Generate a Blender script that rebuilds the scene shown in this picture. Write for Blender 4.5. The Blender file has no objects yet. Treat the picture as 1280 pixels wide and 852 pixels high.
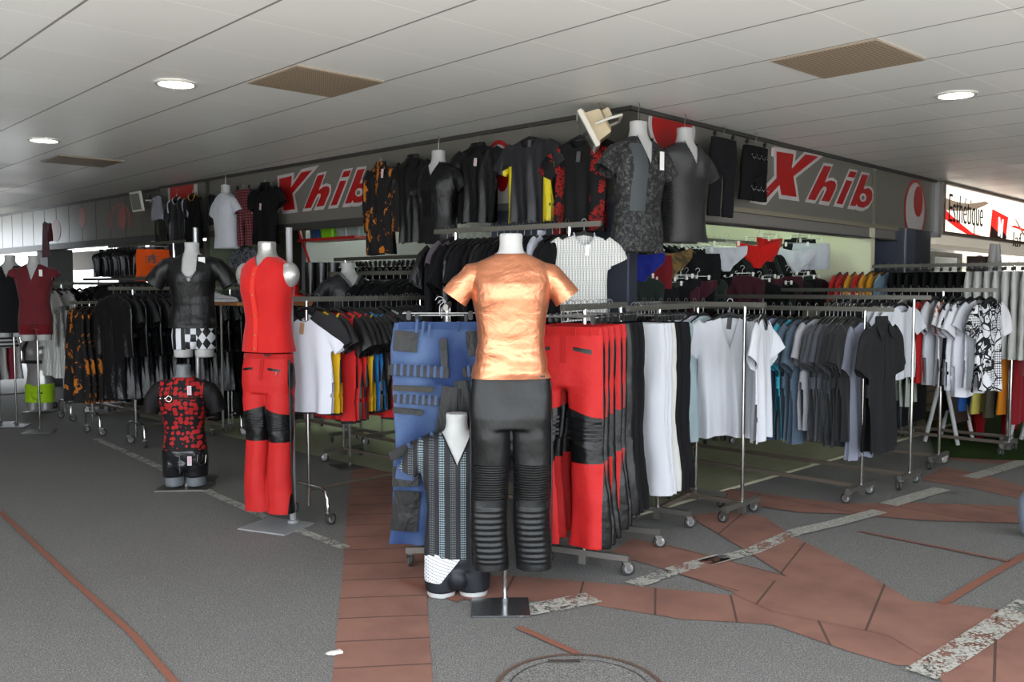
import bpy, bmesh, math, random
from mathutils import Vector, Matrix, noise
from mathutils.geometry import tessellate_polygon
import numpy as np
R_ = random.Random(7)
SC = bpy.context.scene
COL = SC.collection
PI = math.pi

# ------------------------------------------------------------------ camera, sky, sun, exposure
FPX = 1130.0; PITCH = math.atan(66/FPX); EYE = 1.65
cam_d = bpy.data.cameras.new('camera'); cam = bpy.data.objects.new('camera', cam_d); COL.objects.link(cam)
cam.location = (0, 0, EYE); cam.rotation_euler = (PI/2 - PITCH, 0, 0)
cam_d.sensor_width = 36; cam_d.lens = FPX/1280*36; cam_d.clip_end = 300
SC.camera = cam
SC.view_settings.view_transform = 'Standard'; SC.view_settings.look = 'None'
SC.view_settings.gamma = 1; SC.view_settings.use_curve_mapping = False
SC.view_settings.exposure = 1.42
w = bpy.data.worlds.new('sky'); SC.world = w; w.use_nodes = True
bg = w.node_tree.nodes['Background']; bg.inputs[0].default_value = (0.86, 0.93, 1.0, 1); bg.inputs[1].default_value = 2.35
sun_d = bpy.data.lights.new('sun', 'SUN'); sun_d.energy = 16.0; sun_d.angle = math.radians(1.5); sun_d.color = (1, 0.97, 0.92)
sun = bpy.data.objects.new('sun', sun_d); COL.objects.link(sun)
sun.rotation_euler = (math.radians(35), 0, math.radians(-12))

# ------------------------------------------------------------------ picture geometry -> real places
def ray(u, v):
    x = (u-640)/FPX; y = -(v-426)/FPX
    return Vector((x, math.cos(PITCH)+y*math.sin(PITCH), -math.sin(PITCH)+y*math.cos(PITCH)))
def onz(u, v, z):
    d = ray(u, v); t = (z-EYE)/d.z; return Vector((d.x*t, d.y*t, z))
def aty(u, v, Y):
    d = ray(u, v); t = Y/d.y; return Vector((d.x*t, Y, EYE+d.z*t))
CZ = 2.98
CO = Vector((0.869, 6.721, 0))
LD = Vector((-0.722, 0.692, 0)); RD = Vector((0.683, 0.730, 0))
LD.normalize(); RD = Vector((0.692, 0.722, 0)).normalized()
ROT_L = math.atan2(RD.y, RD.x)-PI/2      # objects hung on the left facade (local +y runs into the building)
ROT_R = math.atan2(LD.y, LD.x)-PI/2      # objects hung on the right facade
def onfac(side, u, v, off=0.0):
    """where a sight line meets the facade plane, off metres in front of it -> (s, z)"""
    d, n = (LD, RD) if side == 'L' else (RD, LD)
    P = CO - n*off; r = ray(u, v)
    t = (P.dot(n))/(r.x*n.x+r.y*n.y)
    h = Vector((r.x*t, r.y*t, 0)); return (h-P).dot(d), EYE+r.z*t
def fac(side, s, z, off=0.0):
    d, n = (LD, RD) if side == 'L' else (RD, LD)
    p = CO + d*s - n*off; return Vector((p.x, p.y, z))
def rail_t(P, D, u):
    k = (u-640)/FPX; return (k*P.y-P.x)/(D.x-k*D.y)
def rotfor(D): return math.atan2(D.y, D.x)-PI/2

# ------------------------------------------------------------------ shader building helpers
def srgb(r, g, b):
    f = lambda c: (c/255/12.92 if c/255 <= 0.04045 else ((c/255+0.055)/1.055)**2.4)
    return (f(r), f(g), f(b), 1)
class S:
    def __init__(s, nt, k): s.nt = nt; s.k = k
    def _m(s, op, *o, clamp=False):
        n = s.nt.nodes.new('ShaderNodeMath'); n.operation = op; n.use_clamp = clamp
        for i, a in enumerate((s,)+o):
            if isinstance(a, S): s.nt.links.new(a.k, n.inputs[i])
            else: n.inputs[i].default_value = a
        return S(s.nt, n.outputs[0])
    def __add__(s, o): return s._m('ADD', o)
    __radd__ = __add__
    def __sub__(s, o): return s._m('SUBTRACT', o)
    def __mul__(s, o): return s._m('MULTIPLY', o)
    __rmul__ = __mul__
    def __truediv__(s, o): return s._m('DIVIDE', o)
    def gt(s, o): return s._m('GREATER_THAN', o)
    def lt(s, o): return s._m('LESS_THAN', o)
    def abs(s): return s._m('ABSOLUTE')
    def sin(s): return s._m('SINE')
    def fract(s): return s._m('FRACT')
    def floor(s): return s._m('FLOOR')
    def fmod2(s): return (s*0.5).fract().gt(0.25)
    def min(s, o): return s._m('MINIMUM', o)
    def max(s, o): return s._m('MAXIMUM', o)
    def inv(s): return S.const(s, 1)-s
    @staticmethod
    def const(s, v):
        n = s.nt.nodes.new('ShaderNodeValue'); n.outputs[0].default_value = v; return S(s.nt, n.outputs[0])
    def between(s, a, b): return s.gt(a)*s.lt(b)
    def clamp(s): return s._m('ADD', 0.0, clamp=True)
class M:
    """one material being built"""
    def __init__(m, name, rough=0.8, metal=0.0, spec=0.5, sheen=0.0):
        m.mat = bpy.data.materials.new(name); m.mat.use_nodes = True; m.nt = m.mat.node_tree
        m.b = m.nt.nodes['Principled BSDF']
        m.b.inputs['Roughness'].default_value = rough; m.b.inputs['Metallic'].default_value = metal
        m.b.inputs['Specular IOR Level'].default_value = spec
        if sheen: m.b.inputs['Sheen Weight'].default_value = sheen
        tc = m.nt.nodes.new('ShaderNodeTexCoord'); m.tc = tc
        sp = m.nt.nodes.new('ShaderNodeSeparateXYZ'); m.nt.links.new(tc.outputs['Object'], sp.inputs[0])
        m.x, m.y, m.z = (S(m.nt, sp.outputs[i]) for i in range(3)); m.vec = tc.outputs['Object']
        m.uvv = tc.outputs['UV']
    def _scaled(m, sc3, vec=None):
        mp = m.nt.nodes.new('ShaderNodeMapping'); m.nt.links.new(vec or m.vec, mp.inputs[0]); mp.inputs['Scale'].default_value = sc3; return mp.outputs[0]
    def noise(m, scale, detail=3, rough=0.5, dist=0.0, sc3=None):
        n = m.nt.nodes.new('ShaderNodeTexNoise'); n.inputs['Scale'].default_value = scale; n.inputs['Detail'].default_value = detail
        n.inputs['Roughness'].default_value = rough; n.inputs['Distortion'].default_value = dist
        m.nt.links.new(m._scaled(sc3) if sc3 else m.vec, n.inputs['Vector']); return S(m.nt, n.outputs[0])
    def vor(m, scale, feature='F1', sc3=None, rnd=1.0):
        n = m.nt.nodes.new('ShaderNodeTexVoronoi'); n.feature = feature; n.inputs['Scale'].default_value = scale
        n.inputs['Randomness'].default_value = rnd
        m.nt.links.new(m._scaled(sc3) if sc3 else m.vec, n.inputs['Vector']); return S(m.nt, n.outputs['Distance'])
    def col(m, c): 
        n = m.nt.nodes.new('ShaderNodeRGB'); n.outputs[0].default_value = c; return n.outputs[0]
    def mix(m, fac_, a, b):
        n = m.nt.nodes.new('ShaderNodeMix'); n.data_type = 'RGBA'
        m.nt.links.new(fac_.k, n.inputs[0])
        for i, c in ((6, a), (7, b)):
            if isinstance(c, tuple): n.inputs[i].default_value = c
            else: m.nt.links.new(c, n.inputs[i])
        return n.outputs[2]
    def base(m, c):
        if isinstance(c, tuple): m.b.inputs['Base Color'].default_value = c
        else: m.nt.links.new(c, m.b.inputs['Base Color'])
        return m
    def rough(m, s_): m.nt.links.new(s_.k, m.b.inputs['Roughness']); return m
    def bump(m, h, strength=0.3, dist=0.01):
        n = m.nt.nodes.new('ShaderNodeBump'); n.inputs['Strength'].default_value = strength; n.inputs['Distance'].default_value = dist
        m.nt.links.new(h.k, n.inputs['Height']); m.nt.links.new(n.outputs[0], m.b.inputs['Normal']); return m
    def alpha(m, a): m.nt.links.new(a.k, m.b.inputs['Alpha']); return m
MATS = {}
def plain(name, c, rough=0.6, metal=0.0, spec=0.5, bump=0.0, bscale=40, emis=None):
    if name in MATS: return MATS[name]
    m = M(name, rough, metal, spec); m.base(c)
    n = m.noise(bscale, 2)
    if bump: m.bump(n, bump, 0.003)
    else: m.rough((n-0.5)*0.12+rough)
    if emis:
        m.b.inputs['Emission Color'].default_value = emis[0]; m.b.inputs['Emission Strength'].default_value = emis[1]
    MATS[name] = m.mat; return m.mat
def cloth(name, c, rough=0.85, var=0.06, sheen=0.15, fold=0.25, c2=None):
    if name in MATS: return MATS[name]
    m = M(name, rough, 0, 0.18, sheen)
    n = m.noise(9, 4, sc3=(1, 1, 0.35)); c2 = c2 or tuple(x*(1-var*3) for x in c[:3])+(1,)
    m.base(m.mix(((n-0.4)*3).clamp(), c2, c))
    m.bump(n+m.noise(420, 1)*0.06, fold, 0.02)
    MATS[name] = m.mat; return m.mat
def leather(name, c=(0.008, 0.008, 0.009, 1), rough=0.36, fold=0.5, spec=0.32):
    if name in MATS: return MATS[name]
    m = M(name, rough, 0, spec); n = m.noise(7, 5, 0.55, 0.6, sc3=(1, 1, 0.5))
    m.base(c); m.bump(n+m.noise(160, 2)*0.03, fold, 0.035); MATS[name] = m.mat; return m.mat

# ------------------------------------------------------------------ mesh helpers
def tag(o, label=None, cat=None, group=None, kind=None):
    if label: o['label'] = label
    if cat: o['category'] = cat
    if group: o['group'] = group
    if kind: o['kind'] = kind
    return o
def link(name, me, mats=None, parent=None, loc=None, rz=0):
    o = bpy.data.objects.new(name, me); COL.objects.link(o)
    if mats:
        if not isinstance(mats, (list, tuple)): mats = [mats]
        while len(me.materials) < len(mats): me.materials.append(mats[len(me.materials)])
        for i, mt in enumerate(mats):
            if me.materials[i] != mt:
                o.material_slots[i].link = 'OBJECT'; o.material_slots[i].material = mt
    if parent: o.parent = parent
    if loc is not None: o.location = loc
    if rz: o.rotation_euler = (0, 0, rz)
    return o
def empty(name, loc, rz=0, label=None, cat=None, group=None):
    o = bpy.data.objects.new(name, None); COL.objects.link(o); o.location = loc; o.rotation_euler = (0, 0, rz)
    o.empty_display_size = 0.1
    return tag(o, label, cat, group)
def mesh(bm, name='m', smooth=True):
    bmesh.ops.recalc_face_normals(bm, faces=bm.faces)
    me = bpy.data.meshes.new(name); bm.to_mesh(me); bm.free()
    if smooth:
        for p in me.polygons: p.use_smooth = True
        try: me.set_sharp_from_angle(angle=math.radians(38))
        except Exception: pass
    return me
def box(bm, c, s, mi=0, M4=None, bev=0.0):
    ret = bmesh.ops.create_cube(bm, size=1.0); vs = ret['verts']
    bmesh.ops.scale(bm, vec=s, verts=vs)
    if bev:
        es = list({e for v in vs for e in v.link_edges})
        r = bmesh.ops.bevel(bm, geom=es, offset=bev, segments=2, affect='EDGES'); vs = list({v for f in r['faces'] for v in f.verts} | {v for v in vs if v.is_valid})
    bmesh.ops.translate(bm, vec=c, verts=vs)
    if M4 is not None: bmesh.ops.transform(bm, matrix=M4, verts=vs)
    for f in {f for v in vs for f in v.link_faces}: f.material_index = mi
    return vs
def rings_loft(bm, rings, mi=0, caps=(True, True)):
    vv = [[bm.verts.new(p) for p in r] for r in rings]; n = len(vv[0])
    for a, b in zip(vv, vv[1:]):
        for i in range(n):
            f = bm.faces.new((a[i], a[(i+1) % n], b[(i+1) % n], b[i])); f.material_index = mi
    for k, r in ((0, vv[0]), (1, vv[-1])):
        if caps[k]:
            f = bm.faces.new(r if k else r[::-1]); f.material_index = mi
    return vv
def tube(bm, pts, r, n=10, mi=0, caps=True, ry=None):
    """round tube along points; r number or list"""
    pts = [Vector(p) for p in pts]; R = r if isinstance(r, (list, tuple)) else [r]*len(pts)
    rg = []; prev = None
    for i, p in enumerate(pts):
        t = (pts[min(i+1, len(pts)-1)]-pts[max(i-1, 0)]).normalized()
        if prev is None:
            a = Vector((0, 1, 0)) if abs(t.y) < 0.9 else Vector((1, 0, 0)); u = t.cross(a).normalized()
        else: u = (prev - t*prev.dot(t)).normalized()
        prev = u; v = t.cross(u)
        rg.append([p + u*math.cos(2*PI*k/n)*R[i] + v*math.sin(2*PI*k/n)*(R[i] if ry is None else ry) for k in range(n)])
    rings_loft(bm, rg, mi, (caps, caps))
def sell(cx, cy, cz, rx, ry, n=36, pw=2.2):
    o = []
    for k in range(n):
        a = 2*PI*k/n; c, s = math.cos(a), math.sin(a)
        o.append(Vector((cx+rx*math.copysign(abs(c)**(2/pw), c), cy+ry*math.copysign(abs(s)**(2/pw), s), cz)))
    return o
def limb(bm, pts, rad, n=20, mi=0):
    """flat limb in the xz plane: pts (x,y,z), rad (in-plane, y)"""
    rg = []
    P = [Vector(p) for p in pts]
    for i, p in enumerate(P):
        t = (P[min(i+1, len(P)-1)]-P[max(i-1, 0)]).normalized(); u = t.cross(Vector((0, 1, 0))).normalized()
        w_ = t.cross(u)
        rg.append([p+u*rad[i][0]*math.cos(2*PI*k/n)+w_*rad[i][1]*math.sin(2*PI*k/n) for k in range(n)])
    rings_loft(bm, rg, mi)
def ball(bm, c, r, mi=0, seg=20):
    ret = bmesh.ops.create_uvsphere(bm, u_segments=seg, v_segments=seg//2, radius=1.0)
    bmesh.ops.scale(bm, vec=r if isinstance(r, (tuple, list)) else (r, r, r), verts=ret['verts'])
    bmesh.ops.translate(bm, vec=c, verts=ret['verts'])
    for f in {f for v in ret['verts'] for f in v.link_faces}: f.material_index = mi
def fuse(bm, voxel=0.01, it=4, fac_=0.5, name='fused'):
    bmesh.ops.recalc_face_normals(bm, faces=bm.faces)
    me = bpy.data.meshes.new('t'); bm.to_mesh(me); bm.free()
    o = bpy.data.objects.new('t', me); COL.objects.link(o)
    r = o.modifiers.new('r', 'REMESH'); r.mode = 'VOXEL'; r.voxel_size = voxel; r.use_smooth_shade = True
    s = o.modifiers.new('s', 'SMOOTH'); s.factor = fac_; s.iterations = it
    dg = bpy.context.evaluated_depsgraph_get(); me2 = bpy.data.meshes.new_from_object(o.evaluated_get(dg)); me2.name = name
    bpy.data.objects.remove(o); bpy.data.meshes.remove(me); me2.materials.clear()
    for p in me2.polygons: p.use_smooth = True
    return me2
def crisp(me, planes, keep_open=True):
    """slice a mesh with planes (point, outward normal, filter) and drop what lies beyond: clean hems and cuffs"""
    bm = bmesh.new(); bm.from_mesh(me)
    for co, no, flt in planes:
        fs = [f for f in bm.faces if flt(f.calc_center_median())]
        g = list({v for f in fs for v in f.verts})+list({e for f in fs for e in f.edges})+fs
        bmesh.ops.bisect_plane(bm, geom=g, plane_co=co, plane_no=no, clear_outer=True, dist=1e-5)
    bm.to_mesh(me); bm.free(); me.update()
    for p in me.polygons: p.use_smooth = True
    return me
def warp(me, fn):
    n = len(me.vertices); co = np.empty(n*3); me.vertices.foreach_get('co', co); co = co.reshape(-1, 3)
    no = np.empty(n*3); me.vertex_normals.foreach_get('vector', no); no = no.reshape(-1, 3)
    co = fn(co, no); me.vertices.foreach_set('co', co.ravel()); me.update(); return me
def nz(co, sc, seed=0.0):
    return np.array([noise.noise(Vector((c[0]*sc[0]+seed, c[1]*sc[1]+seed*1.7, c[2]*sc[2]-seed))) for c in co])
def cut(me, fn):
    """remove the faces whose centre fn(x,y,z,nx,ny,nz) selects (a neck opening, an open hem)"""
    bm = bmesh.new(); bm.from_mesh(me)
    dele = [f for f in bm.faces if fn(f.calc_center_median(), f.normal)]
    bmesh.ops.delete(bm, geom=dele, context='FACES'); bm.to_mesh(me); bm.free(); me.update()
    for p in me.polygons: p.use_smooth = True
    return me
def poly_slab(bm, pts2, th, tf, mi=0):
    """extruded outline: pts2 (x,z) in a facade frame, tf(x, depth, z) -> point"""
    a = [bm.verts.new(tf(x, 0, z)) for x, z in pts2]; b = [bm.verts.new(tf(x, th, z)) for x, z in pts2]
    n = len(a); fs = []
    for t in tessellate_polygon([[Vector((x, z, 0)) for x, z in pts2]]):
        try: fs.append(bm.faces.new([b[i] for i in t])); fs.append(bm.faces.new([a[i] for i in t][::-1]))
        except ValueError: pass
    for i in range(n): fs.append(bm.faces.new((a[i], a[(i+1) % n], b[(i+1) % n], b[i])))
    for f in fs: f.material_index = mi

# ================================================================== STRUCTURE
def struct(name, me, mats, loc=None, rz=0):
    o = link(name, me, mats, None, loc, rz); o['kind'] = 'structure'; return o
def flat_poly(pts, z, th=0.0):
    bm = bmesh.new(); vs = [bm.verts.new((p[0], p[1], z)) for p in pts]; f = bm.faces.new(vs)
    if f.normal.z < 0: f.normal_flip()
    if th:
        r = bmesh.ops.extrude_face_region(bm, geom=[f]); bmesh.ops.translate(bm, vec=(0, 0, -th), verts=[v for v in r['geom'] if isinstance(v, bmesh.types.BMVert)])
    bmesh.ops.triangulate(bm, faces=bm.faces)
    return mesh(bm, smooth=False)
# --- floor of washed aggregate concrete
m = M('aggregate', 0.85, 0, 0.3); big = m.noise(0.7, 4); fine = m.noise(150, 2, 0.7); mid = m.noise(45, 3, 0.7)
v_ = m.vor(120)
c1 = m.mix(((fine-0.35)*3).clamp(), srgb(72, 71, 70), srgb(138, 137, 135)); c2 = m.mix(v_.lt(0.25)*0.7, c1, srgb(172, 168, 160))
c3 = m.mix(((big-0.42)*2.2).clamp()*0.35, c2, srgb(86, 84, 80)); c4 = m.mix(((mid-0.62)*6).clamp()*0.4, c3, srgb(66, 64, 62))
m.base(c4); m.bump(fine+v_*0.5, 0.5, 0.006); AGG = m.mat
struct('floor', flat_poly([(-30, -25), (30, -25), (30, 30), (-30, 30)], 0, 0.1), AGG)
# --- red paver bands
def paver(name, ang, pitch, off=0.0, cross=0.0):
    m = M(name, 0.8, 0, 0.3); n = m.noise(3, 4); f2 = m.noise(90, 3, 0.7)
    a = (m.x*math.cos(ang)+m.y*math.sin(ang)+off)/pitch
    edge = ((a+20).fract()-0.5).abs().gt(0.5-0.006/pitch)
    c = m.mix(((n-0.4)*2.5).clamp(), srgb(136, 98, 86), srgb(112, 80, 71)); c = m.mix(((f2-0.6)*5).clamp()*0.5, c, srgb(160, 122, 108))
    c = m.mix(edge*0.8, c, srgb(62, 50, 44)); m.base(c); m.bump(f2*0.4+edge.inv(), 0.4, 0.004); return m.mat
def band(px, mat, z=0.003):
    o = struct('floor_paving', flat_poly([onz(u, v, 0).xy for u, v in px], z), mat); return o
pvA = paver('pavers_radial_a', PI/2+0.12, 0.30); pvB = paver('pavers_radial_b', -0.16, 0.40); pvC = paver('pavers_c', 0.75, 0.42)
pvD = paver('pavers_d', -0.5, 0.55)
band([(405, 870), (415, 852), (426, 740), (434, 640), (440, 585), (520, 585), (528, 640), (530, 700), (536, 780), (541, 852), (543, 870)], pvA)
band([(528, 700), (560, 722), (640, 720), (740, 728), (850, 738), (925, 745), (1000, 770), (1110, 795), (1175, 832), (1120, 832), (1062, 815), (965, 781), (850, 774), (740, 756), (640, 750), (534, 748)], pvB, 0.004)
band([(760, 692), (790, 674), (850, 685), (990, 722), (960, 752), (900, 735), (815, 707)], pvC, 0.005)
band([(860, 645), (905, 640), (955, 646), (990, 670), (1070, 710), (1140, 752), (1200, 757), (1290, 768), (1290, 860), (1180, 860), (1165, 828), (1110, 795), (965, 765), (915, 742), (985, 722), (935, 690)], pvD, 0.006)
band([(965, 636), (1000, 641), (1058, 643), (1152, 651), (1290, 655), (1290, 634), (1140, 629), (1050, 630), (990, 622), (900, 610), (900, 628)], pvC, 0.007)
band([(1150, 600), (1215, 610), (1290, 627), (1290, 612), (1225, 592), (1180, 584)], pvC, 0.005)
band([(1170, 573), (1255, 581), (1290, 584), (1290, 572), (1180, 566)], pvC, 0.005)
redline = plain('red_joint_line', srgb(128, 80, 64), 0.8)
def strip(px, wd, mat, z=0.008, name='floor_line', ragged=0):
    P = [onz(u, v, 0) for u, v in px]; a, b = [], []
    for i, p in enumerate(P):
        t = (P[min(i+1, len(P)-1)]-P[max(i-1, 0)]).normalized(); n = Vector((-t.y, t.x, 0)); a.append(p+n*wd/2); b.append(p-n*wd/2)
    return struct(name, flat_poly([q.xy for q in a+b[::-1]], z), mat)
strip([(0, 640), (95, 730), (165, 793), (225, 862)], 0.035, redline)
strip([(1075, 665), (1170, 684), (1262, 703)], 0.03, redline); strip([(1176, 757), (1230, 724), (1290, 690)], 0.05, redline)
strip([(500, 725), (575, 752)], 0.05, redline); strip([(648, 785), (722, 818)], 0.04, redline)
strip([(560, 735), (620, 765)], 0.04, redline)
m = M('worn_white_paint', 0.7, 0, 0.3); n = m.noise(9, 6, 0.75); n2 = m.noise(60, 3, 0.8)
m.base(m.mix(((n2-0.4)*3).clamp(), srgb(150, 148, 140), srgb(196, 194, 186))); m.alpha((n*0.6+n2*0.5).gt(0.535)); WORN = m.mat
m = M('worn_white_paint_dense', 0.7, 0, 0.3); n = m.noise(6, 6, 0.75); n2 = m.noise(50, 3, 0.8)
m.base(m.mix(((n2-0.4)*3).clamp(), srgb(140, 138, 130), srgb(190, 188, 180))); m.alpha((n*0.6+n2*0.5).gt(0.46)); WORN2 = m.mat
strip([(640, 767), (700, 757), (742, 748)], 0.16, WORN, 0.010, 'floor_paint_line')
strip([(792, 732), (850, 712), (905, 697)], 0.12, WORN, 0.010, 'floor_paint_line')
strip([(880, 705), (940, 690), (1000, 664), (1042, 655)], 0.11, WORN, 0.010, 'floor_paint_line')
strip([(992, 667), (1040, 656), (1100, 640)], 0.12, WORN2, 0.011, 'floor_paint_line')
strip([(1110, 632), (1150, 620), (1178, 612)], 0.14, WORN2, 0.011, 'floor_paint_line')
strip([(1212, 598), (1250, 587), (1285, 576)], 0.14, WORN2, 0.011, 'floor_paint_line')
strip([(1150, 845), (1200, 815), (1245, 785), (1290, 755)], 0.14, WORN, 0.012, 'floor_paint_line')
strip([(120, 549), (200, 585), (270, 620), (350, 655), (432, 686)], 0.08, WORN, 0.010, 'floor_paint_line')
# manhole cover sunk in the floor
bm = bmesh.new(); pc = onz(725, 862, 0)
def ringflat(bm, r0, r1, z, n=64, mi=0, a0=0, a1=2*PI):
    for k in range(n):
        a, b = a0+(a1-a0)*k/n, a0+(a1-a0)*(k+1)/n
        f = bm.faces.new([bm.verts.new((r*math.cos(t), r*math.sin(t), z)) for r, t in ((r0, a), (r1, a), (r1, b), (r0, b))]); f.material_index = mi
ringflat(bm, 0.0001, 0.335, 0.004, 64, 0); ringflat(bm, 0.335, 0.35, 0.009, 64, 1); ringflat(bm, 0.29, 0.296, 0.006, 64, 2)
box(bm, (-0.05, 0.27, 0.006), (0.14, 0.03, 0.006), 2)
mh = link('manhole_cover', mesh(bm, smooth=False), [AGG, plain('rusty_iron', srgb(112, 86, 76), 0.6, 0.4), plain('dark_slot', srgb(60, 55, 52), 0.7)], None, (pc.x, pc.y, 0.0005))
tag(mh, 'round manhole cover with a rusty rim sunk in the pavement at the front', 'manhole cover')
# --- inside floor
m = M('shop_floor_tile', 0.45, 0, 0.5); a = (m.x*LD.x+m.y*LD.y)/0.6+30; b = (m.x*RD.x+m.y*RD.y)/0.6+30
e = (a.fract()-0.5).abs().gt(0.493).max((b.fract()-0.5).abs().gt(0.493)); n = m.noise(2, 4)
m.base(m.mix(e*0.7, m.mix(n, srgb(134, 136, 108), srgb(150, 150, 124)), srgb(80, 82, 66))); TILE = m.mat
P0 = CO
def q(a, b): p = CO+LD*a+RD*b; return (p.x, p.y)
struct('floor_shop', flat_poly([q(-0.15, -0.45), q(7.6, -0.45), q(7.6, 7.4), q(-0.35, 7.4)], 0.0, 0.0), TILE).location.z = 0.013
p_ = [q(-0.15, -0.45), q(-0.35, 6)]; d_ = Vector(p_[1])-Vector(p_[0]); n_ = Vector((d_.y, -d_.x)).normalized()*0.05
struct('trim_threshold', flat_poly([Vector(p_[0])-n_*0.2, Vector(p_[0])+n_, Vector(p_[1])+n_, Vector(p_[1])-n_*0.2], 0.02, 0.02), plain('threshold_stone', srgb(150, 148, 125), 0.7))
# green turf mat in front of the neighbouring shop
m = M('green_turf', 0.95, 0, 0.1); n = m.noise(200, 3); m.base(m.mix(n, srgb(30, 46, 20), srgb(62, 84, 36))); m.bump(n, 1.0, 0.02)
struct('floor_turf', flat_poly([onz(1170, 572, 0).xy, onz(1300, 578, 0).xy, onz(1300, 520, 0).xy, onz(1150, 505, 0).xy], 0.016), m.mat)

# --- ceiling of metal tiles
m = M('ceiling_tile', 0.42, 0.0, 0.6); TS = 0.656; e1 = (0.730, 0.683); e2 = (0.683, -0.730)
a = (m.x*e1[0]+m.y*e1[1])/TS+40.747; b = (m.x*e2[0]+m.y*e2[1])/TS+40.42
la = (a.fract()-0.5).abs(); lb = (b.fract()-0.5).abs()
ga = la.gt(0.489); gb = lb.gt(0.494)
holes = ((a*90).fract()-0.5).abs().lt(0.25)*((b*90).fract()-0.5).abs().lt(0.25)
wv = ((a.floor()*12.9+b.floor()*78.2).sin()*437.5).fract()
c = m.mix(wv*0.5, srgb(232, 234, 231), srgb(226, 228, 225)); c = m.mix(holes*0.22, c, srgb(120, 116, 108)); c = m.mix(gb*0.9, c, srgb(250, 248, 240)); c = m.mix(ga*0.85, c, srgb(90, 86, 80))
m.base(c); m.rough(wv*0.12+0.36); m.bump((la.lt(0.485)*lb.lt(0.488)), 0.35, 0.004); CEIL = m.mat
struct('ceiling', flat_poly([(-9.6, 0.9), (16, 0.9), (16, 19), (-16, 19), (-13, 10)], CZ+0.15, 0.15), CEIL)
# --- unseen slabs beyond the frame on both sides, added to block side light
def vslab(name, x0, x1, y0, y1, h, mt):
    bm = bmesh.new(); box(bm, ((x0+x1)/2, (y0+y1)/2, h/2), (x1-x0, y1-y0, h)); struct(name, mesh(bm, smooth=False), mt)
SIDE = plain('light_block_grey', srgb(104, 98, 90), 0.8)
vslab('light_block_left', -8.9, -8.6, 0.6, 15.0, CZ, SIDE); vslab('light_block_right', 10.2, 10.5, 0.6, 17.5, CZ, SIDE)
# --- fascia, left and right
FZ0 = 2.345
def facbox(name, side, s0, s1, z0, z1, d0, d1, mats, mi=0, bev=0.0, st=True):
    bm = bmesh.new(); box(bm, ((s0+s1)/2, (d0+d1)/2, (z0+z1)/2), (abs(s1-s0), abs(d1-d0), z1-z0), mi, bev=bev)
    d, n = (LD, RD) if side == 'L' else (RD, LD)
    for v in bm.verts: v.co = CO+d*v.co.x+n*v.co.y+Vector((0, 0, v.co.z))
    me = mesh(bm, smooth=False)
    return struct(name, me, mats) if st else link(name, me, mats)
GREY = plain('fascia_grey', srgb(101, 99, 92), 0.36, 0.0, 0.4)
SLATE = plain('slate_panel', srgb(62, 65, 78), 0.5)
ALU = plain('aluminium', srgb(180, 180, 178), 0.35, 0.8)
DARKP = plain('dark_profile', srgb(52, 51, 48), 0.5)
facbox('wall_fascia_left', 'L', 0, 7.62, FZ0, CZ, 0, 0.12, GREY); facbox('wall_fascia_right', 'R', 0, 6.32, FZ0, CZ, 0.0, 0.12, GREY)
facbox('trim_top_left', 'L', -0.03, 7.6, CZ-0.03, CZ, -0.03, 0, DARKP); facbox('trim_top_right', 'R', -0.03, 6.3, CZ-0.03, CZ, -0.03, 0, DARKP)
facbox('trim_bottom_left', 'L', 1.45, 7.6, FZ0-0.07, FZ0, -0.02, 0.12, DARKP); facbox('trim_bottom_corner', 'L', 0, 1.45, FZ0-0.05, FZ0, -0.03, 0.0, ALU)
facbox('trim_shutter_box', 'R', 0.02, 5.13, FZ0-0.14, FZ0-0.02, 0.02, 0.12, plain('shutter_grey', srgb(112, 108, 104), 0.5))
facbox('trim_shutter_lip', 'R', 0.02, 5.13, FZ0-0.04, FZ0, -0.02, 0.12, plain('shutter_lip', srgb(120, 114, 98), 0.5))
facbox('trim_shutter_edge', 'R', 0.02, 5.13, FZ0-0.155, FZ0-0.14, 0.0, 0.12, DARKP)
facbox('wall_corner_left', 'L', 0, 1.45, 0, FZ0-0.05, 0.0, 0.10, SLATE)
facbox('wall_corner_post', 'L', -0.0, 0.19, 0, FZ0-0.05, -0.025, 0.10, plain('slate_light', srgb(74, 77, 92), 0.5))
facbox('wall_right_pillar', 'R', 5.13, 5.7, 0, FZ0, 0.0, 0.5, plain('slate_right', srgb(66, 70, 86), 0.5))
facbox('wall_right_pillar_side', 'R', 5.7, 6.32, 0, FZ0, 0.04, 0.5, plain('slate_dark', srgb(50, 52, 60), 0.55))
facbox('trim_pillar', 'R', 5.36, 5.39, 0, FZ0, -0.012, 0.0, ALU); facbox('trim_pillar_edge', 'R', 6.32, 6.42, 2.28, CZ-0.02, -0.05, 0.1, ALU)
# --- inner walls and ceiling of the shop
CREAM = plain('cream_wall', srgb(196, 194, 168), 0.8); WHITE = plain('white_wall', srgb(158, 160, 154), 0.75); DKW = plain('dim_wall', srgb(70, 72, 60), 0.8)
facbox('wall_side_right', 'R', 5.13, 5.25, 0, 2.98, 0.5, 6.5, WHITE)
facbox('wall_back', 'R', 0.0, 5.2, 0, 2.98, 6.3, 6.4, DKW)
facbox('wall_back_left', 'L', 0.0, 4.9, 0, 2.98, 4.4, 4.5, CREAM)
facbox('wall_side_left', 'L', 5.6, 5.7, 0, 2.98, 0.9, 4.5, plain('pale_lilac', srgb(130, 122, 128), 0.8))
facbox('trim_left_upright', 'L', 4.9, 5.0, 0, 2.98, 2.5, 2.6, plain('oak_trim', srgb(160, 128, 70), 0.6))
bm = bmesh.new()
ip = [q(0.1, 0.12), q(7.6, 0.12), q(7.6, 4.5), q(0.1, 4.5)]
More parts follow.
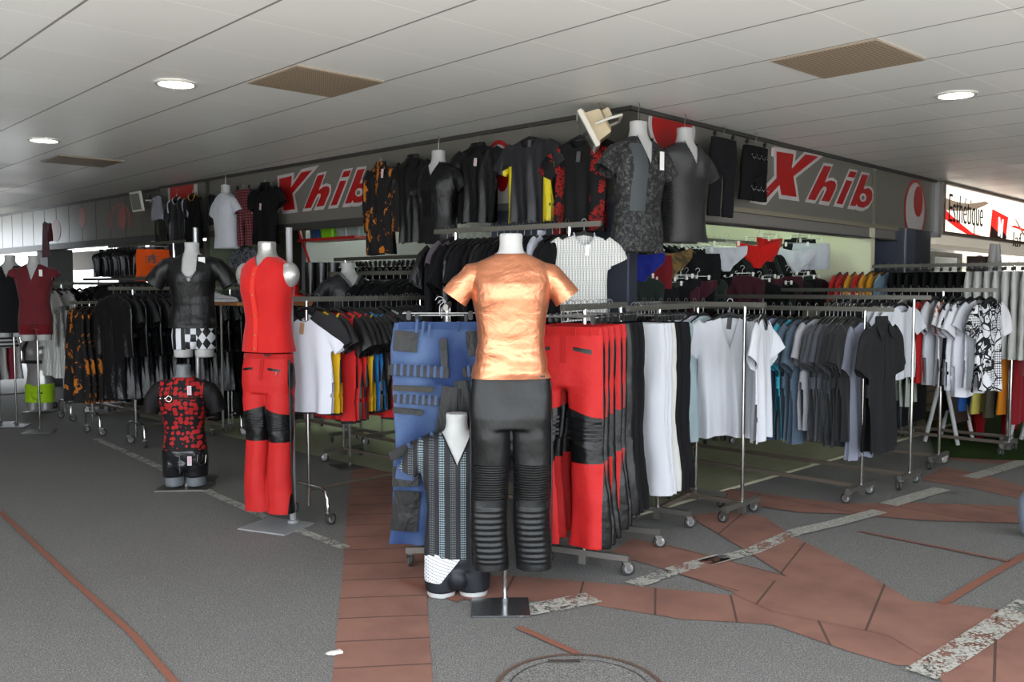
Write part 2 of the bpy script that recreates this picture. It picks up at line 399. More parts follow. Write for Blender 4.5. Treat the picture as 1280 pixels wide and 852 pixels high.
struct('ceiling_shop', flat_poly([q(0.12, 0.12), q(7.55, 0.12), q(7.55, 7), q(0.12, 7)], 2.90, 0.03), plain('shop_ceiling', srgb(190, 192, 180), 0.8)); bm.free()
# grey meter box and panel on the white side wall
bm = bmesh.new(); box(bm, (0, 0, 0), (0.5, 0.06, 0.95), 0, bev=0.01); box(bm, (0.0, -0.031, 0.0), (0.44, 0.01, 0.9), 1)
o = link('wall_panel', mesh(bm), [plain('panel_white', srgb(206, 208, 204), 0.5), plain('panel_face', srgb(196, 198, 194), 0.45)], None, fac('R', 5.09, 1.92, -0.95), rotfor(RD)); tag(o, 'tall white panel on the white wall inside, beside the slate pillar', 'wall panel')
bm = bmesh.new(); box(bm, (0, 0, 0), (0.12, 0.04, 0.16), 0, bev=0.006); box(bm, (0, -0.022, 0), (0.07, 0.012, 0.1), 1, bev=0.003)
o = link('socket_box', mesh(bm), [plain('socket_cream', srgb(196, 188, 150), 0.5), plain('socket_face', srgb(212, 206, 176), 0.4)], None, fac('R', 5.1, 1.34, -0.85), rotfor(RD)); tag(o, 'small cream socket box below the tall white panel', 'socket')
# shop tube lights inside
def tubelight(s, dpt, power):
    root = empty('tube_light', CO+LD*s+RD*dpt+Vector((0, 0, 2.80)), rotfor(RD)); bm = bmesh.new(); box(bm, (0, 0, 0.02), (0.12, 1.3, 0.04), 0, bev=0.008); link('housing', mesh(bm), plain('lamp_white', srgb(220, 220, 214), 0.4), root)
    bm = bmesh.new(); tube(bm, [(0, -0.6, -0.02), (0, 0.6, -0.02)], 0.018); link('tube', mesh(bm), plain('tube_glow', (1, 1, 1, 1), 0.5, emis=((0.78, 1.0, 0.82, 1), power)), root)
    tag(root, 'strip light fixed to the ceiling inside the shop', 'light', 'strip lights inside the shop')
for s, d, p in ((1.4, 2.4, 22), (3.6, 2.4, 80), (1.0, 3.5, 25), (5.0, 1.6, 45), (3.8, 3.5, 110)): tubelight(s, d, p)

# --- lettering and logos on the fascia
VW = plain('vinyl_white', srgb(172, 168, 166), 0.4); VR = plain('vinyl_red', srgb(152, 14, 16), 0.35); VG = GREY
LET = {
 'X': ([(188, 93), (390, 130), (378, 225), (472, 128), (652, 160), (386, 372), (418, 580), (237, 555), (228, 480), (120, 612), (-30, 590), (195, 352)],
       [(214, 137), (365, 160), (348, 290), (470, 162), (585, 183), (362, 358), (390, 540), (258, 522), (240, 432), (105, 575), (30, 562), (214, 372)]),
 'h': ([(632, 236), (718, 250), (668, 372), (715, 368), (750, 395), (753, 440), (745, 480), (677, 618), (585, 603), (640, 485), (628, 478), (612, 500), (556, 600), (467, 585)],
       [(635, 262), (700, 272), (640, 412), (690, 393), (730, 402), (742, 435), (735, 470), (682, 583), (610, 574), (660, 475), (655, 450), (630, 448), (600, 490), (557, 570), (490, 560)]),
 'i': ([(860, 290), (937, 305), (803, 638), (718, 622)], [(835, 390), (886, 402), (798, 606), (745, 598)]),
 'b': ([(970, 315), (1042, 332), (1000, 440), (1045, 445), (1074, 478), (1078, 520), (1066, 580), (1030, 640), (975, 668), (930, 660), (918, 648), (905, 655), (842, 643)],
       [(975, 340), (1028, 350), (985, 470), (1030, 462), (1058, 485), (1066, 520), (1058, 570), (1030, 612), (985, 637), (940, 628), (927, 600), (915, 622), (866, 615)])}
def letters(side, conv, label):
    root = empty('shop_sign', fac(side, 3.0 if side == 'L' else 2.6, 2.62)); tag(root, label, 'sign')
    d, n = (LD, RD) if side == 'L' else (RD, LD); inv = root.location
    def tf(lift):
        return lambda x, dp, z: CO+d*x-n*(lift+dp)+Vector((0, 0, z))-inv
    def ell(cx, cy, rx, ry, k=24): return [(cx+rx*math.cos(2*PI*i/k), cy+ry*math.sin(2*PI*i/k)) for i in range(k)]
    for ch, (wh, rd) in LET.items():
        bm = bmesh.new(); poly_slab(bm, [conv(*p) for p in wh], 0.003, tf(0.001)); lo = link('letter_outline', mesh(bm, smooth=False), VW, root)
        bm = bmesh.new(); poly_slab(bm, [conv(*p) for p in rd], 0.002, tf(0.004))
        if ch == 'i': poly_slab(bm, [conv(*p) for p in [(868, 312), (925, 322), (905, 372), (845, 360)]], 0.002, tf(0.004))
        link('letter_face', mesh(bm, smooth=False), VR, root)
        if ch == 'b':
            bm = bmesh.new(); poly_slab(bm, [conv(*p) for p in ell(980, 545, 28, 37)], 0.002, tf(0.006)); link('letter_outline', mesh(bm, smooth=False), VW, root)
            bm = bmesh.new(); poly_slab(bm, [conv(*p) for p in ell(977, 547, 14, 19)], 0.002, tf(0.008)); link('letter_hole', mesh(bm, smooth=False), VG, root)
convR = lambda x, y: onfac('R', 940+x/7.1, 170+y/7.1)
letters('R', convR, 'red lettering with white outline on the fascia of the right shop front')
sX, zX = convR(188, 93); sB, zB = convR(1042, 332); zb0 = convR(842, 643)[1]
lX, lzX = onfac('L', 330+145/8.52, 190+258/8.52); lB, lzB = onfac('L', 330+1098/8.52, 190+148/8.52)
lz0 = onfac('L', 330+838/8.52, 190+588/8.52)[1]
def convL(x, y):
    s, z = convR(x, y); k = (lB-lX)/(sB-sX); kz = (lzB-lz0)/(zB-zb0)
    return lX+(s-sX)*k, lz0+(z-zb0)*kz+(lzX-(lz0+(zX-zb0)*kz))*(1-(s-sX)/(sB-sX))*0.5
letters('L', convL, 'red lettering with white outline on the fascia of the left shop front')
def logo(side, s, z, rx, rz, label, zlo=FZ0+0.01, zhi=CZ-0.035, kind=0, flip=1):
    root = empty('fascia_logo', fac(side, s, z)); tag(root, label, 'logo'); d, n = (LD, RD) if side == 'L' else (RD, LD)
    def lay(name, cx, cz, ax, az, lift, mt):
        bm = bmesh.new(); pts = [(s+flip*(cx+ax*math.cos(2*PI*i/48)), min(zhi, max(zlo, z+cz+az*math.sin(2*PI*i/48)))) for i in range(48)]
        poly_slab(bm, pts, 0.002, lambda x, dp, zz: CO+d*x-n*(lift+dp)+Vector((0, 0, zz))-root.location); link(name, mesh(bm, smooth=False), mt, root)
    if kind == 1: lay('outline', 0, 0, rx, rz, 0.001, VW); lay('disc', 0, 0, rx*0.86, rz*0.9, 0.003, VR); return
    lay('outline', 0, 0, rx, rz, 0.001, VR); lay('disc', 0, 0, rx*0.86, rz*0.9, 0.003, VW); lay('iris', rx*0.25, rz*0.3, rx*0.42, rz*0.5, 0.005, VR)
a0 = onfac('R', 1130, 258); a1 = onfac('R', 1157, 258); tz = onfac('R', 1143, 224)[1]
logo('R', (a0[0]+a1[0])/2, tz-0.36, (a1[0]-a0[0])/2, 0.36, 'red and white egg logo at the far end of the right fascia')
a0 = onfac('R', 810, 150); a1 = onfac('R', 869, 150); logo('R', (a0[0]+a1[0])/2, 2.90, (a1[0]-a0[0])/2, 0.24, 'red disc with white rim at the corner of the right fascia', kind=1)
a0 = onfac('L', 602, 210); a1 = onfac('L', 645, 210); tz = onfac('L', 624, 175)[1]
logo('L', (a0[0]+a1[0])/2, tz-0.36, abs(a1[0]-a0[0])/2, 0.36, 'red and white egg logo on the left fascia between two black shirts', flip=-1)
# --- red panel at the far end of the left fascia
a0 = onfac('L', 214, 250); a1 = onfac('L', 244, 250)
o = facbox('signboard', 'L', a1[0], a0[0], 2.5, CZ-0.04, -0.012, 0.0, plain('panel_red', srgb(160, 40, 36), 0.4), st=False); tag(o, 'red panel with white edges at the far end of the left fascia', 'panel')
for s_ in (a0[0]+0.03, a1[0]-0.03):
    e_ = facbox('panel_edge', 'L', s_-0.03, s_+0.03, 2.5, CZ-0.04, -0.014, 0.0, VW, st=False); e_.parent = o
# --- neighbour on the left: white panelled fascia
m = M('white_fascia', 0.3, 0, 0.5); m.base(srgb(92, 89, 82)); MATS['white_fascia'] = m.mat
for k in range(13):
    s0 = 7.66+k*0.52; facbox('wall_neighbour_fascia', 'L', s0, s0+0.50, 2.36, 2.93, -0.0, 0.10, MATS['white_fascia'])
facbox('wall_neighbour_backing', 'L', 7.62, 14.5, 2.34, CZ, 0.02, 0.14, DARKP); facbox('trim_neighbour', 'L', 7.62, 14.5, 2.27, 2.36, -0.04, 0.14, DARKP)
PINK = plain('faded_pink', srgb(150, 84, 80), 0.4)
def disc(u, v, ru, rv, label, ring=False):
    s, z = onfac('L', u, v); s1, _ = onfac('L', u-ru, v); _, z1 = onfac('L', u, v-rv); rs, rz = abs(s1-s), abs(z1-z)
    bm = bmesh.new(); pts = [(math.cos(2*PI*i/40), math.sin(2*PI*i/40)) for i in range(40)]
    root = fac('L', s, z, 0.0)
    T = lambda x, dp, zz: LD*x-RD*(0.002+dp)+Vector((0, 0, zz))
    if ring:
        for i in range(28):
            a, b = PI*(-0.1+1.2*i/28), PI*(-0.1+1.2*(i+1)/28)
            poly_slab(bm, [(rs*math.cos(a), rz*math.sin(a)), (rs*math.cos(b), rz*math.sin(b)), (rs*.84*math.cos(b), rz*.88*math.sin(b)), (rs*.84*math.cos(a), rz*.88*math.sin(a))], 0.003, T)
    else: poly_slab(bm, [(rs*a, rz*b) for a, b in pts], 0.003, T)
    tag(link('fascia_emblem', mesh(bm, smooth=False), PINK, None, root), label, 'emblem')
disc(103, 272, 4, 12, 'small faded red oval on the white neighbouring fascia, middle of three'); disc(153, 273, 5, 13.5, 'faded red oval inside the arch on the white fascia')
disc(150, 278, 13, 24, 'faded red arch around the oval on the white fascia', True); disc(70, 288, 6, 14, 'faded red oval near the hanging garments on the white fascia')
# pillars under it, the pale beam behind
facbox('wall_neighbour_pillar', 'L', 12.0, 12.5, 0, 2.3, 0.1, 0.5, plain('pillar_grey', srgb(84, 84, 84), 0.7))
facbox('wall_neighbour_pillar_near', 'L', 9.2, 9.5, 0, 2.3, 0.2, 0.5, plain('pillar_grey', (0, 0, 0, 1)))
facbox('wall_neighbour_lintel', 'L', 7.7, 13.4, 1.98, 2.3, 0.9, 1.1, plain('lintel_cream', srgb(120, 112, 104), 0.7))
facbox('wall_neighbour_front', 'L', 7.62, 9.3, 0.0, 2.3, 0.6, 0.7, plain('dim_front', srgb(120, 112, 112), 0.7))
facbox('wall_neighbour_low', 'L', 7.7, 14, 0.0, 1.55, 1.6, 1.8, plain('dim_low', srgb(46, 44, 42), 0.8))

# --- neighbour on the right: lit sign box, window, wall
m = M('sign_light', 0.5); m.base(srgb(250, 240, 222)); m.b.inputs['Emission Color'].default_value = (1.0, 0.9, 0.76, 1); m.b.inputs['Emission Strength'].default_value = 0.72; GLOW = m.mat
SZ1, SZ0 = CZ-0.04, 2.36
sb = empty('light_box_sign', fac('R', 8.5, 2.3)); tag(sb, 'illuminated cream sign box with black lettering and red swoosh', 'sign')
def sbpart(name, fn, mt):
    bm = bmesh.new(); fn(bm)
    for v in bm.verts: v.co = CO+RD*v.co.x+LD*v.co.y+Vector((0, 0, v.co.z))-sb.location
    return link(name, mesh(bm, smooth=False), mt, sb)
sbpart('face', lambda bm: box(bm, (9.3, -0.02, (SZ0+SZ1)/2), (5.7, 0.04, SZ1-SZ0)), GLOW)
def frm(bm):
    box(bm, (9.3, -0.03, SZ1+0.015), (5.8, 0.1, 0.03)); box(bm, (9.3, -0.03, SZ0-0.02), (5.8, 0.1, 0.04)); box(bm, (6.44, -0.03, (SZ0+SZ1)/2), (0.06, 0.1, SZ1-SZ0+0.06))
sbpart('frame', frm, plain('sign_frame', srgb(120, 112, 104), 0.4, 0.5))
def tr(pts, lift, mt, name, th=0.003):
    P = [onfac('R', 1160+x/6.55, 210+y/6.55, 0.042) for x, y in pts]
    P = [(s, min(SZ1, max(SZ0, z))) for s, z in P]
    bm = bmesh.new(); poly_slab(bm, P, th, lambda x, dp, z: CO+RD*x-LD*(0.04+lift+dp)+Vector((0, 0, z))-sb.location)
    return link(name, mesh(bm, smooth=False), mt, sb)
def curve_band(top, bot): return top+bot[::-1]
TAUPE = plain('swoosh_taupe', srgb(128, 112, 96), 0.5, emis=((0.2, 0.15, 0.11, 1), 0.5)); SRED = plain('swoosh_red', srgb(200, 30, 24), 0.5, emis=((0.7, 0.02, 0.015, 1), 0.5)); BLK = plain('letter_black', (0.01, 0.01, 0.01, 1), 0.5)
tr([(112, 228), (180, 258), (260, 282), (340, 290), (420, 280), (470, 270), (500, 290), (400, 335), (300, 352), (200, 350), (112, 340)], 0.001, TAUPE, 'swoosh')
tr([(112, 308), (170, 370), (260, 450), (360, 530), (450, 585), (420, 590), (320, 550), (230, 490), (160, 435), (112, 395)], 0.004, SRED, 'swoosh')
tr([(525, 335), (655, 402), (632, 640), (500, 590)], 0.004, SRED, 'poster')
tr([(512, 470), (560, 520), (600, 505), (640, 560), (632, 640), (500, 592)], 0.008, plain('poster_dark', srgb(70, 40, 38), 0.5), 'poster_dark_part')  # dark lower part of the red and black poster
tr([(572, 400), (582, 400), (590, 480), (600, 420), (612, 420), (600, 570), (590, 570), (586, 520), (578, 560), (566, 555)], 0.012, plain('poster_white', srgb(240, 220, 214), 0.5, emis=((1, 0.85, 0.8, 1), 0.5)), 'poster_mark')
tr([(670, 480), (705, 468), (790, 500), (790, 520), (710, 490)], 0.004, SRED, 'swoosh')
tr([(700, 400), (725, 430), (800, 560), (800, 590), (750, 500)], 0.004, TAUPE, 'swoosh')
def sign_text(txt, s, z, h, wx, parent, mt, name='lettering'):
    cu = bpy.data.curves.new('t', 'FONT'); cu.body = txt; cu.size = 1; cu.extrude = 0.004; cu.offset = -0.012
    o = bpy.data.objects.new('t', cu); COL.objects.link(o); dg = bpy.context.evaluated_depsgraph_get(); me = bpy.data.meshes.new_from_object(o.evaluated_get(dg)); bpy.data.objects.remove(o)
    co = [v.co.copy() for v in me.vertices]; x0 = min(c.x for c in co); x1 = max(c.x for c in co); y0 = min(c.y for c in co); y1 = max(c.y for c in co)
    for v in me.vertices:
        c = v.co; xx = s+(c.x-x0)/(x1-x0)*wx; zz = z+(c.y-y0)/(y1-y0)*h
        v.co = CO+RD*xx-LD*(0.05+c.z)+Vector((0, 0, zz))-sb.location
    return link(name, me, mt, parent)
sa, za = onfac('R', 1160+162/6.55, 210+460/6.55, 0.04); sb2, zb2 = onfac('R', 1160+438/6.55, 210+545/6.55, 0.04)
zt = onfac('R', 1160+162/6.55, 210+200/6.55, 0.04)[1]
sign_text('Esthétique', sa, zb2-0.01, (zt-zb2), sb2-sa, sb, BLK)
sc, zc = onfac('R', 1160+690/6.55, 210+640/6.55, 0.04); sd, _ = onfac('R', 1160+760/6.55, 210+640/6.55, 0.04); zt2 = onfac('R', 1160+690/6.55, 210+520/6.55, 0.04)[1]
sign_text('laf', sc, zc, zt2-zc, sd-sc, sb, BLK)
# shop window of the right neighbour
PALE_GLOW = plain('neighbour_pale_glow', srgb(210, 200, 180), 0.6, emis=((1, 0.9, 0.75, 1), 0.10))  # pale colour with a glow put in; soffit and ceiling are no lamps
facbox('wall_right_neighbour_soffit', 'R', 6.4, 12.5, 2.2, 2.33, 0.0, 0.5, PALE_GLOW)
facbox('wall_right_neighbour', 'R', 6.4, 40, 0.0, 2.9, 2.6, 2.7, plain('neighbour_inner', srgb(120, 112, 98), 0.8))
facbox('wall_right_neighbour_ceiling', 'R', 6.4, 12.5, 2.5, 2.55, 0.5, 2.6, PALE_GLOW)
facbox('window_1', 'R', 6.5, 8.3, 2.08, 2.14, 0.3, 0.36, plain('window_alu', srgb(190, 186, 176), 0.4, 0.4))
for s_ in (6.5, 7.2, 8.3, 9.2): facbox('window_1', 'R', s_, s_+0.05, 0.9, 2.14, 0.3, 0.36, MATS['window_alu'])
facbox('wall_right_low', 'R', 6.4, 12.5, 0.0, 0.9, 0.25, 0.4, plain('beige_slats', srgb(120, 108, 88), 0.7))
for k in range(5): facbox('trim_slat', 'R', 6.4, 12.5, 0.1+k*0.17, 0.115+k*0.17, 0.235, 0.25, DARKP)
m = bpy.data.materials.new('window_glass'); m.use_nodes = True; b_ = m.node_tree.nodes['Principled BSDF']; b_.inputs['Transmission Weight'].default_value = 1; b_.inputs['Roughness'].default_value = 0.02; b_.inputs['IOR'].default_value = 1.1; b_.inputs['Base Color'].default_value = (0.9, 0.95, 0.93, 1); GLASS = m
facbox('window_2', 'R', 6.5, 9.2, 0.9, 2.08, 0.32, 0.33, GLASS)
# --- downlights, vents
def downlight(u, v, label, wire=False):
    p = onz(u, v, CZ); root = empty('ceiling_downlight', p, 0, label, 'ceiling light')
    bm = bmesh.new(); ringr = [[Vector((r*math.cos(2*PI*k/36), r*math.sin(2*PI*k/36), z)) for k in range(36)] for r, z in ((0.135, -0.001), (0.132, -0.012), (0.112, -0.012), (0.108, -0.002))]
    rings_loft(bm, ringr, 0, (False, False)); link('rim', mesh(bm), plain('lamp_rim', srgb(190, 186, 178), 0.4), root)
    bm = bmesh.new(); bm.faces.new([bm.verts.new((0.11*math.cos(2*PI*k/36), 0.11*math.sin(2*PI*k/36), -0.004)) for k in range(36)][::-1]); link('lamp_glass', mesh(bm, smooth=False), plain('lamp_glow', (1, 1, 1, 1), 0.5, emis=((0.97, 1, 0.98, 1), 9)), root)
    if wire:
        bm = bmesh.new(); tube(bm, [(-0.03, -0.12, -0.01), (0.0, -0.13, -0.03), (0.03, -0.12, -0.075), (0.05, -0.11, -0.03), (0.09, -0.08, -0.01)], 0.0022, 6); link('wire', mesh(bm), plain('wire_yellow', srgb(190, 180, 120), 0.5), root)
downlight(220, 104, 'round ceiling light with a loose yellow wire hanging from it', True)
downlight(55, 175, 'round ceiling light farthest away on the left'); downlight(1195, 118, 'round ceiling light on the right, near the perforated grille')
def vent(px, label):
    P = [onz(u, v, CZ) for u, v in px]; c = sum(P, Vector())/4; h = TS/2-0.012
    bm = bmesh.new(); box(bm, (0, 0, -0.004), (2*h, 2*h, 0.012), 0); box(bm, (0, 0, -0.011), (2*h-0.04, 2*h-0.04, 0.002), 1)
    m = M('vent_perforated', 0.6) if 'vent_perforated' not in MATS else None
    if m:
        a = (m.x*70).fract(); b = (m.y*42).fract(); hl = (a-0.5).abs().lt(0.27)*(b-0.5).abs().lt(0.3)
        m.base(m.mix(hl, srgb(168, 150, 128), srgb(72, 60, 50))); MATS['vent_perforated'] = m.mat
    ang = math.atan2(e1[1], e1[0])
    o = link('ceiling_vent', mesh(bm, smooth=False), [plain('vent_frame', srgb(150, 136, 118), 0.5), MATS['vent_perforated']], None, c, ang); tag(o, label, 'vent')
vent([(960, 75), (1035, 96.5), (1162, 73.5), (1087, 47.5)], 'brown perforated ceiling grille at the upper right'); vent([(313, 102), (366, 82), (478, 101), (418, 120)], 'brown perforated ceiling grille beside the light with the wire')
vc = onz(103, 201, CZ); vent([(103, 201)]*4, 'brown perforated ceiling grille far down the arcade')

# ================================================================== GARMENT SHAPES (shared meshes, local: origin = rail, front = -y, z down)
G = {}
def shirt_mesh(name, L=0.68, W=0.23, hem=0.25, slv=(0.13, -0.27), sr=0.085, T=0.028, seed=0.0, neck='round', voxel=0.012, flare=0.0, collar=False, fold=0.018, top=-0.075, long_=False, vdepth=0.16, nofront=False):
    bm = bmesh.new(); rg = []
    prof = [(0.0, 0.07, 0.5), (0.012, 0.10, 0.6), (0.035, W*0.80, 0.75), (0.062, W*0.96, 0.9), (0.10, W, 1.0), (0.2, W*0.96, 1.05), (0.5, (W+hem)/2*0.97, 1.15), (0.8, hem, 1.25), (1.0, hem+flare, 1.3)]
    for k, (f_, w_, t_) in enumerate(prof):
        z = top-(f_ if f_ <= 0.1 else 0.1+(f_-0.1)/0.9*(L-0.1)); rg.append(sell(0, 0, z, w_, T*t_, 40, 2.6))
    rings_loft(bm, rg)
    if slv:
        for s in (-1, 1):
            x0 = W-0.05
            if long_: P = [(s*x0, 0, top-0.075), (s*(W+0.02), 0, top-0.14), (s*(W+0.045), 0, top-0.32), (s*(W+0.05), 0.01, top-0.60)]; Rr = [(0.075, T), (0.08, T*1.05), (0.065, T), (0.05, T)]
            else: P = [(s*x0, 0, top-0.075), (s*(W+0.02), 0, top-0.125), (s*(W+slv[0]*0.6), 0, top+slv[1]*0.72), (s*(W+slv[0]), 0, top+slv[1])]; Rr = [(0.07, T), (0.082, T*1.1), (sr, T*1.15), (sr*1.02, T*1.2)]
            limb(bm, P, Rr)
    me = fuse(bm, voxel, 5, 0.5, name)
    pl = [((0, 0, top-L+0.014), (0, 0, -1), lambda c: abs(c.x) < W+0.06 or not long_)]
    if slv:
        for s in (-1, 1):
            d_ = Vector((0, 0, -1)) if long_ else Vector((s*slv[0]*0.4, 0, slv[1]*0.28)).normalized()
            e_ = Vector((s*(W+0.05), 0, top-0.585)) if long_ else Vector((s*(W+slv[0]), 0, top+slv[1]))-d_*0.016
            pl.append((e_, d_, lambda c, s=s: c.x*s > W+(0.0 if long_ else 0.01)))
    crisp(me, pl if not long_ else pl[1:])
    def fn(co, no):
        h = np.clip((top-0.08-co[:, 2])/L, 0, 1)
        k = 26+seed*3
        dy = fold*h**0.8*(np.sin(co[:, 0]*k+seed*5)+0.6*np.sin(co[:, 0]*k*1.9+seed*9+co[:, 2]*3))
        n1 = nz(co, (6, 3, 3.5), seed*7.3)*0.016
        co = co.copy(); co[:, 1] += dy+n1*h*1.2+no[:, 1]*n1*0.8
        co[:, 0] += 0.012*h*np.sin(co[:, 2]*9+seed*4)
        co[:, 2] += 0.010*np.sin(co[:, 0]*14+seed)*h
        return co
    warp(me, fn)
    zt = top
    if neck == 'round': me = cut(me, lambda c, n: (c.x/0.085)**2+((c.z-zt-0.005)/0.085)**2 < 1 and (n.y < 0.35 or c.z > zt-0.012))
    elif neck == 'v': me = cut(me, lambda c, n: c.z > zt-vdepth*(1-abs(c.x)/0.075) and abs(c.x) < 0.075 and (n.y < 0.35 or c.z > zt-0.012))
    return me
def trim_neck(neck, top=-0.075, r=0.0055, T=0.028, vdepth=0.16):
    bm = bmesh.new()
    if neck == 'round': pts = [(0.086*math.cos(a), -T*0.75 if math.sin(a) < -0.1 else 0.0, top+0.004+0.086*math.sin(a)) for a in [PI*(1.0+k/14) for k in range(15)]]
    else: pts = [(-0.075, 0, top-0.004), (-0.056, -T*0.7, top-vdepth*0.25), (-0.03, -T*0.95, top-vdepth*0.6), (0, -T*1.05, top-vdepth), (0.03, -T*0.95, top-vdepth*0.6), (0.056, -T*0.7, top-vdepth*0.25), (0.075, 0, top-0.004)]
    tube(bm, pts, r, 8); return mesh(bm)
def collar_mesh(top=-0.075, T=0.03, open_=0.0):
    bm = bmesh.new()
    for s in (-1, 1):
        P = [(s*0.082, 0.012, top+0.022), (s*0.088, -0.012, top-0.006), (s*0.028, -T-0.006, top-0.052-open_), (s*0.092, -T-0.012, top-0.105-open_), (s*0.122, -T+0.002, top-0.048)]
        vs = [bm.verts.new(p) for p in P]; f = bm.faces.new(vs if s > 0 else vs[::-1])
        r = bmesh.ops.extrude_face_region(bm, geom=[f]); bmesh.ops.translate(bm, vec=(0, -0.005, 0), verts=[v for v in r['geom'] if isinstance(v, bmesh.types.BMVert)])
    rg = [[Vector((r*math.cos(a), r2*math.sin(a), top+z)) for a in [2*PI*k/24 for k in range(24)]] for r, r2, z in ((0.085, 0.03, -0.01), (0.078, 0.026, 0.028), (0.074, 0.022, 0.028), (0.078, 0.026, -0.012))]
    rings_loft(bm, rg, 0, (False, False)); bmesh.ops.triangulate(bm, faces=[f for f in bm.faces if len(f.verts) > 4])
    return mesh(bm)
def pants_mesh(name, L=1.08, W=0.215, T=0.035, gap=0.02, legW=0.10, hemW=0.115, seed=0.0, voxel=0.012, top=-0.09, rise=0.27, hang=True, fold=0.012, ribs=None, knee=None):
    bm = bmesh.new()
    rg = [sell(0, 0, top-z, w_, T*t, 40, 2.8) for z, w_, t in ((0.0, W*0.93, 1.0), (0.04, W*0.95, 1.0), (0.12, W, 1.15), (rise-0.03, W*1.0, 1.3), (rise+0.03, W*0.97, 1.2))]
    rings_loft(bm, rg)
    for s in (-1, 1):
        cx = W-legW
        P = [(s*cx*0.95, 0, top-rise*0.7), (s*cx, 0, top-rise-0.08), (s*(cx+gap*0.5), 0, top-L*0.55), (s*(cx+gap), 0, top-L*0.8), (s*(cx+gap), 0, top-L)]
        kn = knee or legW*0.86
        limb(bm, P, [(legW*0.95, T*1.05), (legW, T*1.15), (kn, T), ((kn+hemW)/2, T*1.0), (hemW, T*1.05)], 28)
    me = fuse(bm, voxel, 4, 0.5, name)
    crisp(me, [((0, 0, top-L+0.012), (0, 0, -1), lambda c: True), ((0, 0, top-0.012), (0, 0, 1), lambda c: True)])
    def fn(co, no):
        h = np.clip((top-co[:, 2])/L, 0, 1); co = co.copy()
        n1 = nz(co, (9, 3, 5), seed*3.1)*0.012
        co[:, 1] += fold*h*(np.sin(co[:, 0]*34+seed*5+co[:, 2]*2))+n1*no[:, 1]*1.2+0.02*h*np.sin(seed*3)
        co[:, 0] += 0.008*np.sin(co[:, 2]*11+seed)*h
        if ribs:
            for (z0, z1, pitch, amp) in ribs:
                mk = (co[:, 2] < top-z0) & (co[:, 2] > top-z1) & (no[:, 1] < 0.2)
                ph = (co[:, 2]-top)/pitch
                co[:, 1] -= np.where(mk, amp*np.abs(np.sin(ph*PI)), 0)
        return co
    return warp(me, fn)
def hanger_mesh(kind='shirt', w=0.40, top=-0.075):
    """material 0 = wire, 1 = plastic"""
    bm = bmesh.new()
    hook = [(0.0, 0, top+0.005), (0.0, 0, -0.022), (0.004, 0, -0.014), (0.016, 0, -0.006), (0.021, 0, 0.008), (0.014, 0, 0.021), (0.0, 0, 0.026), (-0.013, 0, 0.021), (-0.02, 0, 0.008)]
    tube(bm, hook, 0.0022, 6, 0)
    if kind == 'shirt':
        pts = [(-w/2, 0, top-0.055), (-w/2*0.6, 0, top-0.030), (-w*0.16, 0, top-0.008), (0, 0, top+0.006), (w*0.16, 0, top-0.008), (w/2*0.6, 0, top-0.030), (w/2, 0, top-0.055)]
        tube(bm, pts, [0.011, 0.012, 0.012, 0.016, 0.012, 0.012, 0.011], 8, 1)
    else:
        tube(bm, [(-w/2, 0, top+0.02), (w/2, 0, top+0.02)], 0.003, 6, 0); tube(bm, [(0, 0, -0.03), (0, 0, top+0.02)], 0.003, 6, 0)
        for s in (-1, 1): box(bm, (s*w*0.42, 0, top+0.008), (0.022, 0.03, 0.045), 1, bev=0.004)
    return mesh(bm)
WIRE = plain('hanger_wire', srgb(140, 140, 138), 0.32, 0.9); PLAST = plain('hanger_black', srgb(24, 24, 26), 0.4); CLIPW = plain('hanger_white', srgb(214, 212, 200), 0.4)
m = M('price_tag', 0.6); hh = (m.z*520).sin()*(m.x*500+m.z*170).sin(); m.base(m.mix(hh.gt(0.15)*(m.x.abs().lt(0.010))*(m.z.abs().lt(0.03)), srgb(206, 200, 204), srgb(214, 60, 66))); TAGM = m.mat
TAGW = plain('tag_white', srgb(226, 226, 222), 0.6); KRAFT = plain('tag_kraft', srgb(172, 138, 100), 0.7)
bm = bmesh.new(); box(bm, (0, 0, 0), (0.034, 0.0015, 0.075), 0); TAGME = mesh(bm, smooth=False)
H_S = hanger_mesh('shirt'); H_C = hanger_mesh('clip', 0.36)
H_SM = hanger_mesh('clip', 0.26)
for k, sd in enumerate((0.0, 1.3, 2.6, 3.4)):
    G['tee%d' % k] = shirt_mesh('tee', 0.70, 0.215, 0.235, (0.11, -0.26), 0.085, seed=sd)
    G['shirt%d' % k] = shirt_mesh('shirt', 0.76, 0.225, 0.26, (0.09, -0.30), 0.09, seed=sd+0.5, neck=None)
G['long0'] = shirt_mesh('long', 0.78, 0.22, 0.25, (0.1, -0.3), long_=True, seed=0.7, neck=None); G['long1'] = shirt_mesh('long', 0.78, 0.22, 0.25, (0.1, -0.3), long_=True, seed=2.1, neck=None)
G['vtee'] = shirt_mesh('vtee', 0.74, 0.225, 0.245, (0.11, -0.25), 0.09, seed=1.9, neck='v', voxel=0.010, vdepth=0.20, fold=0.03)
G['lace'] = shirt_mesh('lace', 0.62, 0.22, 0.20, (0.06, -0.22), 0.10, seed=0.4, neck='round', voxel=0.010, fold=0.012)
G['tank0'] = shirt_mesh('tank', 0.68, 0.16, 0.22, None, seed=0.9, neck='round'); G['tank1'] = shirt_mesh('tank', 0.95, 0.17, 0.26, None, seed=2.9, neck='v')
G['coat0'] = shirt_mesh('coat', 1.02, 0.225, 0.27, (0.1, -0.3), long_=True, seed=0.2, neck=None, fold=0.022); G['coat1'] = shirt_mesh('coat', 1.0, 0.225, 0.29, (0.1, -0.3), sr=0.095, seed=1.2, neck=None, fold=0.03)
G['skirt'] = shirt_mesh('skirt', 1.0, 0.17, 0.24, None, seed=1.7, neck=None, fold=0.03)
